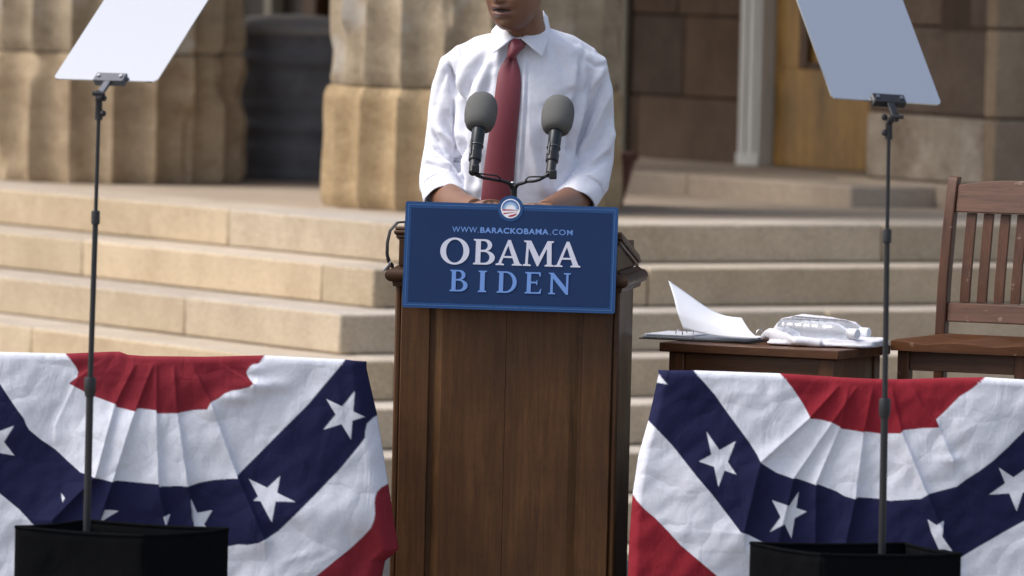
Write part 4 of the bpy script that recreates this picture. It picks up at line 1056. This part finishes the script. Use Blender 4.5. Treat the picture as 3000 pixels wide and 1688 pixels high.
stars = [star(c7([(2190, 305), (2250, 465), (2165, 605), (1995, 545), (2013, 355)])), star(c7([(1730, 830), (1825, 988), (1678, 1115), (1562, 985), (1535, 850)])),
         c7([(1177, 970), (1215, 1060), (1310, 1042), (1258, 1130), (1280, 1160), (1200, 1160)]), c7([(1012, 1080), (1050, 1065), (1036, 1105), (1026, 1140)]),
         c7([(650, 1035), (735, 1043), (640, 1100), (655, 1175), (598, 1168)]), c7([(380, 935), (405, 965), (388, 990)]), c7([(-70, 560), (0, 553), (88, 520), (25, 620), (88, 705), (0, 690), (-60, 660)])]
L1 = [(RED, None), (WHT, above(w1b)), (BLU, blue_l), (WHT, white2), (RED, redin)] + [(WHT, s) for s in stars]
PL1 = [(c7([(720, 60), (600, 140), (480, 225), (340, 520), (160, 560)][:4]), .012, 60, 1), (c7([(860, 95), (715, 387), (600, 830), (330, 1100)]), .016, 70, -1), (c7([(962, 100), (838, 430), (705, 860), (600, 1168), (560, 1400)]), .018, 75, -1),
       (c7([(965, 98), (969, 445), (984, 893), (1030, 1140), (1050, 1450)]), .013, 60, -1), (c7([(1070, 110), (1097, 443), (1165, 893), (1200, 1160), (1220, 1450)]), .014, 60, -1), (c7([(1165, 110), (1302, 376), (1380, 600), (1465, 830), (1640, 1230)]), .014, 85, -1), (c7([(1300, 98), (1440, 190), (1567, 262)]), .010, 45, -1)]
EX1 = [(760, 1130, 70, 22, .020), (690, 1165, 60, 20, .016), (745, 1078, 30, 18, .014), (620, 1200, 30, 25, .012), (300, 1300, 120, 150, .01), (900, 1500, 200, 60, .015), (1060, 1640, 50, 80, -.02), (40, 1200, 90, 120, .012)]
bunting("bunting", "red, white and blue starred bunting to the left of the lectern", 20.12,
        [(-320, 1030), (0, 1034), (190, 1039), (330, 1033), (348, 1033), (372, 1042), (420, 1046), (600, 1048), (770, 1044), (1005, 1056), (1068, 1065)],
        [(-320, 1000), (-320, 1900)], [(1066, 1040), (1068, 1065), (1078, 1110), (1103, 1218), (1135, 1420), (1152, 1530), (1166, 1612), (1150, 1628), (1126, 1648), (1118, 1690), (1112, 1900)], 1900, L1, PL1, EX1,
        wave=lambda s, y: -.05 * np.clip((s - .965) / .035, 0, 1) ** 2 + 0 * y)
redin2 = c8([(1015, 150), (1020, 203), (1060, 240), (1100, 290), (1160, 380), (1205, 462), (1206, 475), (1280, 485), (1345, 502), (1390, 527), (1402, 540), (1540, 561), (1546, 557), (1640, 570), (1700, 569), (1765, 566), (1782, 548), (1900, 535), (2002, 530), (1983, 482), (2030, 440), (2080, 390), (2130, 340), (2200, 298), (2290, 226), (2290, 150)])
w2b2 = [(488, 185), (550, 250), (620, 330), (690, 430), (760, 525), (830, 620), (880, 700), (905, 750), (1000, 810), (1100, 845), (1115, 842), (1242, 885), (1252, 880), (1370, 925), (1420, 955), (1486, 972), (1492, 962), (1640, 972), (1700, 983), (1890, 968), (1930, 943), (2020, 918), (2110, 895), (2170, 850), (2250, 800), (2330, 740), (2430, 650), (2527, 555), (2900, 260)]
bb2 = [(205, 485), (250, 530), (300, 582), (360, 645), (420, 722), (510, 835), (600, 940), (700, 1070), (780, 1176), (800, 1180), (870, 1215), (950, 1255), (1080, 1282), (1300, 1330), (1700, 1390), (1950, 1380), (2140, 1332), (2260, 1260), (2400, 1180), (2527, 1112), (2900, 880)]
w1b2 = [(112, 945), (140, 985), (190, 1040), (250, 1090), (330, 1170), (410, 1258), (520, 1350), (640, 1452), (800, 1570), (1300, 1760), (2300, 1760), (3000, 1500)]
L2 = [(RED2, None), (WHT, c8(w1b2 + [(3000, -300), (0, -300), (0, 945)])), (BLU, c8(bb2 + [(2900, -300), (0, -300), (0, 480)])), (WHT, c8(w2b2 + [(2900, -300), (488, -300)])), (RED2, redin2)] + \
     [(WHT, s) for s in [star(c8([(567, 555), (748, 615), (753, 820), (640, 895), (520, 740)])), star(c8([(1137, 930), (1187, 1050), (1092, 1215), (957, 1175), (972, 978)])), star(c8([(2372, 780), (2580, 760), (2600, 930), (2482, 1050), (2310, 947)])),
       c8([(1930, 1095), (1985, 1130), (2030, 1105), (2020, 1200), (2082, 1292), (2030, 1278), (2000, 1282), (1950, 1170)]), c8([(275, 205), (328, 265), (262, 258)])]]
PL2 = [(c8([(1425, 232), (1206, 475), (905, 745), (800, 1180)]), .017, 80, -1), (c8([(1455, 238), (1394, 530), (1245, 880), (1240, 1250)]), .013, 40, -1), (c8([(1525, 242), (1345, 502), (1110, 842), (1000, 1290)]), .014, 60, -1),
       (c8([(1602, 248), (1542, 560), (1490, 970), (1420, 1290), (1400, 1440)]), .017, 75, -1), (c8([(1700, 248), (1772, 560), (1930, 945), (2082, 1292), (2120, 1440)]), .014, 70, -1), (c8([(1815, 248), (1900, 400), (2002, 530), (2090, 735)]), .011, 70, -1)]
EX2 = [(2790, 1345, 40, 16, .008), (2300, 1250, 60, 90, .008), (2050, 1400, 90, 110, .010), (2150, 1600, 60, 40, .012), (2830, 1250, 90, 70, .010)]
bunting("bunting", "red, white and blue starred bunting to the right of the lectern", 20.12,
        [(1933, 1088), (2030, 1088), (2290, 1097), (2475, 1109), (2560, 1113), (2650, 1114), (2760, 1110), (2885, 1108), (3000, 1115), (3330, 1126)],
        [(1933, 1050), (1933, 1088), (1926, 1123), (1902, 1230), (1871, 1342), (1855, 1451), (1846, 1570), (1841, 1690), (1838, 1900)], [(3330, 1050), (3330, 1900)], 1900, L2, PL2, EX2,
        wave=lambda s, y: -.03 * np.clip((.02 - s) / .02, 0, 1) ** 2 + 0 * y)
# the rails that carry the cloth
for xa, xb, ya, yb, side in ((-300, 1030, 1036, 1070, "left"), (1955, 3310, 1094, 1130, "right")):
    a, b_ = W(xa, ya, 20.137), W(xb, yb, 20.137)
    a.z -= .022; b_.z -= .022
    t = thing("barrier", "steel barrier under the bunting " + ("to the left of the lectern" if side == "left" else "to the right of the lectern"), "barrier", ((a.x + b_.x) / 2, 20.137, 0), 0, "steel barriers under the buntings")
    hw = (b_.x - a.x) / 2
    MB().tube([(-hw, 0, a.z - .006), (hw, 0, b_.z - .006)], .013, 14).build("top_rail", MT['blackmg'], t)
    for x in (-hw + .1, 0, hw - .1):
        MB().tube([(x, 0, SFZ + .012), (x, 0, a.z + (b_.z - a.z) * (x + hw) / (2 * hw) - .018)], .012, 12).build("post", MT['blackmg'], t)
        mm = MB(); mm.bx(x - .03, x + .03, -.02, .25, SFZ + .001, SFZ + .012); mm.build("foot", MT['blackmg'], t)

# ------------------------------------------------------------------ glass prompters and their black screens
m, nt, p = _nt("coated_prompter_glass"); p.inputs['Base Color'].default_value = (.70, .715, .73, 1); p.inputs['Metallic'].default_value = .9; p.inputs['Roughness'].default_value = .05
MT['pglass'] = m
def prompter(label, A, B, C, pole_xy, base_px, py, secs, dirn):
    """A,B bottom corners, C top corner above B (world)"""
    base = W(base_px[0], base_px[1], py); t = thing("prompter_stand", label, "teleprompter", (base.x, py, GZ), 0, "glass prompters on thin black poles")
    o = t.location
    A, B, C = Vector(A), Vector(B), Vector(C); e = (B - A).normalized(); w_ = B - A
    upv = (C - B); upl = upv.length; up = (upv - e * upv.dot(e)); sk_ = upv.dot(e); Hh = up.length; up.normalize(); nrm = e.cross(up); 
    if nrm.y > 0: nrm = -nrm
    Wd = w_.length; r = .014
    poly = arc(r, r, r, 180, 270, 6) + arc(Wd - r, r, r, 270, 360, 6) + arc(Wd - r, Hh - r, r, 0, 90, 6) + arc(r, Hh - r, r, 90, 180, 6)
    gm = MB().prism(poly, lambda x, y, d: A + e * x + up * y - nrm * d - o, .004); gm.build("glass", MT['pglass'], t, sharp=20)
    cx = (Vector(W(pole_xy[0], pole_xy[1], py)) - A).dot(e)
    def loc(x, y, d): return A + e * (cx + x) + up * y + nrm * d - o
    MT_c = MT['blackmg'] if dirn > 0 else MT['blackm']
    cl = MB(); cl.prism([(-.046, -.014), (.046, -.014), (.046, .016), (-.046, .016)], lambda x, y, d: loc(x, y, .012 - d), .010)
    cl.prism([(-.046, -.014), (.046, -.014), (.046, -.0005), (-.046, -.0005)], lambda x, y, d: loc(x, y, .0015 - d), .010)
    CL = cl.build("clamp", MT_c, t, bevel=.0015)
    for s_ in (-1, 1): MB().tube([loc(s_ * .034, .002, .013), loc(s_ * .034, .002, .0165)], .0045, 10).build("bolt", MT['bolt'], CL)
    top = W(secs[0][0], secs[0][1], py) - o
    j = loc(0, -.075, .008)
    ar_ = MB(); s0, s1 = loc(0, -.0145, .007), j
    ar_.prism([(-.010, -.0145), (.010, -.0145), (.009, -.070), (.005, -.078), (-.007, -.078), (-.010, -.070)], lambda x, y, d: loc(x, y, .0115 - d), .009)
    ar_.build("tilt_arm", MT_c, t, bevel=.0015)
    kb = MB(); jx = (j.x + top.x) / 2
    kb.tube([j + Vector((0, 0, .012)), j * .5 + Vector((top.x, top.y, top.z + .05)) * .5, Vector((top.x, top.y, top.z + .03)), Vector((top.x, top.y, top.z - .012))], [.008, .0095, .009, .0105], 14)
    kb.ball(Vector((top.x + .011 * dirn, top.y - .004, top.z + .005)), .0085); kb.ball(Vector((top.x + .012 * dirn, top.y - .003, top.z + .045)), .0085)
    kb.tube([Vector((j.x - .015, j.y, j.z + .008)), Vector((j.x + .018, j.y, j.z + .008))], .006, 10)
    kb.build("knuckle", MT['blackm'], t)
    for i in range(len(secs) - 1):
        a, b_ = W(secs[i][0], secs[i][1], py) - o, W(secs[i + 1][0], secs[i + 1][1], py) - o
        if i == len(secs) - 2: b_ = Vector((0, 0, .03))
        MB().tube([a, b_], secs[i][2], 18).build("pole", MT['blackm'], t)
        if i:
            MB().tube([a + Vector((0, 0, .020)), a + Vector((0, 0, .016)), a - Vector((0, 0, .014)), a - Vector((0, 0, .030 if i == 2 else .016))], [secs[i][3] * .9, secs[i][3], secs[i][3], secs[i][3] * .82], 18).build("collar", MT['blackm'], t, sharp=25)
    MB().lathe([(.14, 0), (.14, .012), (.03, .022), (.02, .05)], 32).build("base_plate", MT['blackm'], t, sharp=30)
    return t
prompter("glass prompter panel on a thin pole, reflecting the bright sky, nearer the steps' left end", W(156, 230, 18.78), W(458, 239, 18.625), W(606, -62, 18.92), (303, 236), (252, 1540), 18.66,
         [(289, 338, .0052, 0), (280, 640, .0074, .0115), (264, 1128, .0098, .0155), (252, 1540, .0098, 0)], 1)
prompter("glass prompter panel on a thin pole, greyer, in front of the golden door", W(2438, 287, 18.60), W(2759, 307, 18.72), W(2646, -8, 18.99), (2602, 296), (2589, 1600), 18.66,
         [(2604, 395, .0052, 0), (2599, 694, .0074, .0115), (2592, 1190, .0098, .0155), (2589, 1600, .0098, 0)], -1)
def screen(label, A, B, C, D, drop):
    """open topped black cloth screen: corner tops A (left) B (front) C (right) D (back)"""
    P = [Vector(q_) for q_ in (A, B, C, D)]; o = sum(P, Vector()) / 4; o.z = GZ
    t = thing("cloth_screen", label, "cloth screen", o, 0, "black cloth screens round the prompter bases")
    for k in range(4):
        a, b_ = P[k], P[(k + 1) % 4]; G_ = []
        nrm = Vector((-(b_ - a).y, (b_ - a).x, 0)).normalized()
        for i in range(30):
            tt = i / 29; row = []
            for j in range(25):
                s = j / 24; tp = a.lerp(b_, s); z = tp.z + (GZ + .003 - tp.z) * tt - .004 * math.sin(math.pi * s) * (1 - tt)
                wv = mnoise.noise(Vector((s * 3 + k * 7, tt * 4, 2))) * .012 * min(1, s * 6, (1 - s) * 6)
                row.append(Vector((tp.x, tp.y, z)) + nrm * wv - o)
            G_.append(row)
        MB().grid(G_).build("cloth_panel", MT['blackcloth'], t, solid=.004, sharp=60)
        hem = MB(); hem.tube([Vector(p_) + Vector((0, 0, -.003)) for p_ in G_[0]], .005, 8); hem.build("hem", MT['blackcloth'], t)
screen("black cloth screen with a raised front corner hiding the prompter base at the photo's left", W(46, 1541, 18.60), W(424, 1567, 18.42), W(668, 1547, 18.62), W(255, 1522, 18.84), 0)
screen("black cloth screen hiding the prompter base below the bunting's right-hand part", W(2199, 1588, 18.62), W(2407, 1622, 18.42), W(2814, 1621, 18.54), W(2652, 1590, 18.84), 0)

# ------------------------------------------------------------------ side table with papers, towel, bottles
TF = D2R(-25); FR = W(2457, 1028, 20.60); TZ = FR.z
ux, uy = Vector((math.cos(TF), math.sin(TF), 0)), Vector((-math.sin(TF), math.cos(TF), 0))
TWD, TDP = .565, .40; to = FR - ux * TWD; to.z = .282; TH = TZ - .282
TB = thing("side_table", "small brown wooden table carrying the binder and the towel, beside the lectern", "table", to, TF)
m_ = MB(); m_.bx(0, TWD, 0, TDP, TH - .027, TH); m_.build("tabletop", MT['table'], TB, bevel=.003)
for x, y in ((.022, .022), (TWD - .072, .022), (.022, TDP - .062), (TWD - .072, TDP - .062)):
    m_ = MB(); m_.bx(x, x + .048, y, y + .042, 0, TH - .0275); m_.build("leg", MT['tablev'], TB, bevel=.003)
for q_ in ((.0705, TWD - .0725, .030, .048), (.0705, TWD - .0725, TDP - .05, TDP - .03)):
    m_ = MB(); m_.bx(*q_, TH - .17, TH - .028); m_.build("apron", MT['table'], TB, bevel=.002)
for x0 in (.030, TWD - .050):
    m_ = MB(); m_.bx(x0, x0 + .02, .0645, TDP - .0625, TH - .40, TH - .028); m_.build("side_panel", MT['tablev'], TB, bevel=.002)
m_ = MB(); m_.bx(.0725, TWD - .0745, .0655, TDP - .0635, .12, .14); m_.build("shelf", MT['table'], TB, bevel=.002)
# binder
BP = W(2052, 1000, 21.02); BP.z = TZ + .001
BN = thing("ring_binder", "open ring binder with white pages, one blown upright, on the side table", "binder", BP, D2R(-21))
m_ = MB(); m_.bx(-.155, .185, -.105, .115, 0, .0035); m_.build("cover", MT['blackm'], BN, bevel=.001)
m_ = MB(); random.seed(3)
for i in range(9):
    o1, o2 = random.uniform(-.012, .006), random.uniform(-.004, .004)
    m_.bx(-.140 + o1, .01, -.098 + o2, .108 + o2, .0045 + i * .0013, .0054 + i * .0013)
    m_.bx(.014, .172 + o2 * 2, -.098 + o2, .108 + o2, .0045 + i * .0009, .0050 + i * .0009)
m_.build("pages", MT['paper'], BN)
def page_patch():
    G_ = []
    Lc = [W(2002, 964, 20.93), W(1984, 915, 20.96), W(1973, 868, 21.02), W(1958, 822, 21.10)]
    Rc = [W(2221, 992, 20.80), W(2196, 968, 20.84), W(2184, 950, 20.88), W(2173, 931, 20.93)]
    for i in range(17):
        t = i / 16; l, r_ = poly_at(Lc, t), poly_at(Rc, t); row = []
        for j in range(25):
            s = j / 24; p_ = l.lerp(r_, s); p_.z -= (.010 * (1 - t) + .024 * t) * math.sin(math.pi * s) * (1 - .25 * s) - .006 * t * math.sin(2 * math.pi * s) ; p_.y += .02 * math.sin(math.pi * s)
            row.append(p_)
        G_.append(row)
    return MB().grid(G_)
page_patch().build("lifted_page", MT['paper'], BN, world=True, solid=.0005, sharp=80)
for x, y in ((1990, 978), (2022, 974), (2226, 978)):
    c_ = W(x, y, 20.95); m_ = MB()
    m_.tube([c_ + Vector((.010 * math.cos(a), 0.004 * math.sin(a), .012 * math.sin(a))) for a in [math.pi * k / 8 - .3 for k in range(10)]], .0016, 8); m_.build("ring", MT['chrome'], BN, world=True)
# towel
TW = W(2415, 1010, 20.93); TW.z = TZ + .001
TO = MB()
def slab2(c, sx, sy, sz, rot, n_=28):
    Mx = Matrix.Rotation(rot, 3, 'Z'); R = []
    for i in range(1, 12):
        th = math.pi * i / 12; cz, sz_ = math.cos(th), math.sin(th) ** .35; R.append([Vector(c) + Mx @ Vector((sx * sz_ * (abs(math.cos(a)) ** .35) * np.sign(math.cos(a)), sy * sz_ * (abs(math.sin(a)) ** .35) * np.sign(math.sin(a)), -sz * np.sign(cz) * abs(cz) ** .6)) for a in [2 * math.pi * k / n_ for k in range(n_)]])
    return TO.rings(R, True)
zt = TZ
slab2((W(2420, 1000, 20.88).x, 20.86, zt + .0075), .165, .115, .0068, D2R(-14)); slab2((W(2455, 1000, 20.88).x, 20.85, zt + .019), .135, .10, .0078, D2R(-14))
TO.tube([Vector((W(2236, 990, 20.9).x, 20.92, zt + .016)), Vector((W(2256, 985, 20.9).x, 20.88, zt + .030)), Vector((W(2285, 985, 20.9).x, 20.82, zt + .026)), Vector((W(2330, 990, 20.9).x, 20.76, zt + .015)), Vector((W(2400, 1000, 20.9).x, 20.745, zt + .012))], [.012, .017, .015, .012, .010], 14)
TO.tube([Vector((W(2262, 985, 20.9).x, 20.95, zt + .028)), Vector((W(2310, 985, 20.9).x, 20.93, zt + .034)), Vector((W(2350, 985, 20.9).x, 20.91, zt + .024))], [.016, .014, .010], 12)
TO.tube([Vector((W(2545, 985, 20.9).x, 20.90, zt + .016)), Vector((W(2592, 985, 20.9).x, 20.83, zt + .014))], [.016, .015], 12, True, .8)
TO.tube([W(2272, 972, 21.03), W(2300, 950, 21.06), W(2350, 942, 21.06), W(2440, 950, 21.03), W(2505, 960, 21.0), W(2530, 985, 20.98)], [.014, .020, .022, .021, .018, .012], 16)
tme = fuse(TO, .004, 3); v = get_v(tme); n = get_n(tme)
v += n * np.array([mnoise.noise(Vector(p_) * 26) * .003 + mnoise.noise(Vector(p_) * 90) * .0012 for p_ in v])[:, None]; v[:, 2] = np.maximum(v[:, 2], zt + .0008)
org = np.array(TW); set_v(tme, v - org)
tw = link_mesh("towel", tme, MT['towel'], None, sharp=None); tme.polygons.foreach_set("use_smooth", [True] * len(tme.polygons)); tw.location = TW
tag(tw, "folded white terry towel on the side table under the water bottles", "towel")
# bottles
m, nt, p = _nt("clear_bottle_plastic"); p.inputs['Base Color'].default_value = (.90, .93, .97, 1); p.inputs['Transmission Weight'].default_value = .85; p.inputs['Roughness'].default_value = .08; p.inputs['IOR'].default_value = 1.12; p.inputs['Coat Weight'].default_value = 1.0; p.inputs['Coat Roughness'].default_value = .05
nb = _noise(nt, 70, 3, .6); _bump(nt, p, nb.outputs[0], .35, .003); MT['pet'] = m
def bottle(P0, P1, label, r):
    ax = (P1 - P0).normalized(); L = (P1 - P0).length; Q = ax.to_track_quat('Z', 'Y').to_matrix().to_4x4()
    t = thing("water_bottle", label, "bottle", P0, 0, "water bottles lying on the towel")
    prof = [(.004, .006), (r * .6, .001), (r * .86, .0), (r * .97, .008), (r, .018)]
    z = .020
    for k in range(5):
        prof += [(r, z), (r * .955, z + .004), (r, z + .008)]; z += (L * .66 - .03) / 5 if k in (0, 1, 3) else (L * .66 - .03) / 5 * 1.0
    prof += [(r, L * .64), (r * .98, L * .69), (r * .85, L * .76), (r * .62, L * .83), (r * .42, L * .875), (.0125, L * .895), (.0125, L * .93), (.004, L * .935)]
    MB().lathe(prof, 40, Q).build("bottle_body", MT['pet'], t, sharp=60)
    cp = MB().lathe([(.0140, L * .900), (.0150, L * .903), (.0155, L * .99), (.0140, L), (.004, L)], 30, Q); cp.build("cap", MT['white_pl'], t, sharp=30)
    MB().lathe([(.0150, L * .884), (.0158, L * .887), (.0158, L * .897), (.0150, L * .899)], 30, Q).build("cap_ring", MT['white_pl'], t, sharp=30)
    return t
bottle(Vector(W(2291, 964, 20.90)), Vector(W(2513, 979, 20.74)), "clear water bottle lying in front on the towel", .0325)
bottle(Vector(W(2318, 957, 20.99)), Vector(W(2546, 976, 20.86)), "clear water bottle lying behind the other one on the towel", .0325)

# ------------------------------------------------------------------ chair
CF = D2R(-23); cu_, cv_ = Vector((math.cos(CF), math.sin(CF), 0)), Vector((-math.sin(CF), math.cos(CF), 0))
FLc = W(2610, 992, 20.90); org = FLc + cu_ * .212 + cv_ * .215; org.z = .282; SZ = FLc.z - .282
CH = thing("wooden_chair", "reddish brown slat-back wooden chair standing beside the side table", "chair", org, CF)
G_ = []; G2 = []
for i in range(23):
    t = i / 22; row = []; r2 = []
    for j in range(27):
        s = j / 26 * 2 - 1; fb = .012 * (1 - s * s) if True else 0
        x = s * (.212 - .012 * t); y = -.215 - .016 * (1 - s * s) * (1 - t) + t * .42
        dish = -.013 * math.exp(-((abs(s) - .45) / .28) ** 2) * math.sin(math.pi * min(1, t * 1.05)) ** .6 - .008 * math.exp(-((abs(s) - .5) / .25) ** 2) * (1 - t) ** 2
        e_ = max(abs(s), abs(2 * t - 1)); rnd = -.006 * max(0, (e_ - .93) / .07) ** 2
        row.append(Vector((x, y, SZ + dish + rnd))); r2.append(Vector((x, y, SZ - .034)))
    G_.append(row); G2.append(r2)
sm_ = MB(); nI, nJ = 23, 27; vs = [p_ for r_ in G_ for p_ in r_] + [p_ for r_ in G2 for p_ in r_]; K = nI * nJ; fs = []
for i in range(nI - 1):
    for j in range(nJ - 1):
        a = i * nJ + j; fs.append((a, a + 1, a + nJ + 1, a + nJ)); fs.append((K + a, K + a + nJ, K + a + nJ + 1, K + a + 1))
for i in range(nI - 1):
    for j in (0, nJ - 1): a = i * nJ + j; fs.append((a, a + nJ, K + a + nJ, K + a))
for j in range(nJ - 1):
    for i in (0, nI - 1): a = i * nJ + j; fs.append((a, a + 1, K + a + 1, K + a))
sm_.add(vs, fs).build("seat", MT['seat'], CH, sharp=50)
for s_ in (-1, 1):
    m_ = MB(); m_.bx(s_ * .180 - .018, s_ * .180 + .018, -.195, -.157, 0, SZ - .0345); m_.build("leg", MT['chair'], CH, bevel=.003)
    # rear post: leg and back upright in one piece
    m_ = MB(); prof = [(.165, 0), (.172, SZ * .6), (.178, SZ), (.192, SZ + .15), (.226, SZ + .33), (.256, SZ + .448), (.266, SZ + .464)]
    V = []; 
    for (y, z) in prof:
        d_ = .040 if z < SZ + .43 else .034
        V.append([Vector((s_ * .195 + sx * .016, y + sy * d_ / 2, z)) for sx, sy in ((-1, -1), (1, -1), (1, 1), (-1, 1))])
    m_.rings(V, True); m_.build("rear_post", MT['chair'], CH, bevel=.004, sharp=30)
def yb(z): return np.interp(z, [SZ, SZ + .15, SZ + .33, SZ + .448], [.178, .192, .226, .256])
def rail(z0, z1, arch, nm, mat):
    m_ = MB(); n_ = 24; T_, B_ = [], []
    top = [( -.1785 + .357 * i / n_, z1 + arch * (1 - (2 * i / n_ - 1) ** 2)) for i in range(n_ + 1)]
    poly = top + [(.1785, z0), (-.1785, z0)]
    m_.prism(poly, lambda x, z, d: Vector((x, float(yb(z)) - .012 + d + .014 * (1 - (x / .18) ** 2), z)), .022)
    return m_.build(nm, mat, CH, bevel=.0035, sharp=25)
rail(SZ + .360, SZ + .440, .018, "crest_rail", MT['chairh']); rail(SZ + .036, SZ + .092, 0, "lower_rail", MT['chairh'])
for k in range(6):
    x = -.130 + .052 * k; m_ = MB(); V = []
    for i in range(7):
        z = SZ + .094 + (.264) * i / 6; y = float(yb(z)) + .014 * (1 - (x / .18) ** 2)
        V.append([Vector((x + sx * .0155, y + sy * .006, z)) for sx, sy in ((-1, -1), (1, -1), (1, 1), (-1, 1))])
    m_.rings(V, True); m_.build("slat", MT['chair'], CH, bevel=.002, sharp=30)
m_ = MB(); m_.bx(-.1615, .1615, -.188, -.166, SZ - .092, SZ - .0345); m_.build("apron", MT['chairh'], CH, bevel=.002)
for s_ in (-1, 1):
    m_ = MB(); m_.bx(s_ * .185 - .010, s_ * .185 + .010, -.1565, .150, SZ - .085, SZ - .0345); m_.build("apron", MT['chair'], CH, bevel=.002)
    m_ = MB(); m_.bx(s_ * .185 - .009, s_ * .185 + .009, -.1565, .148, .14, .17); m_.build("stretcher", MT['chair'], CH, bevel=.002)
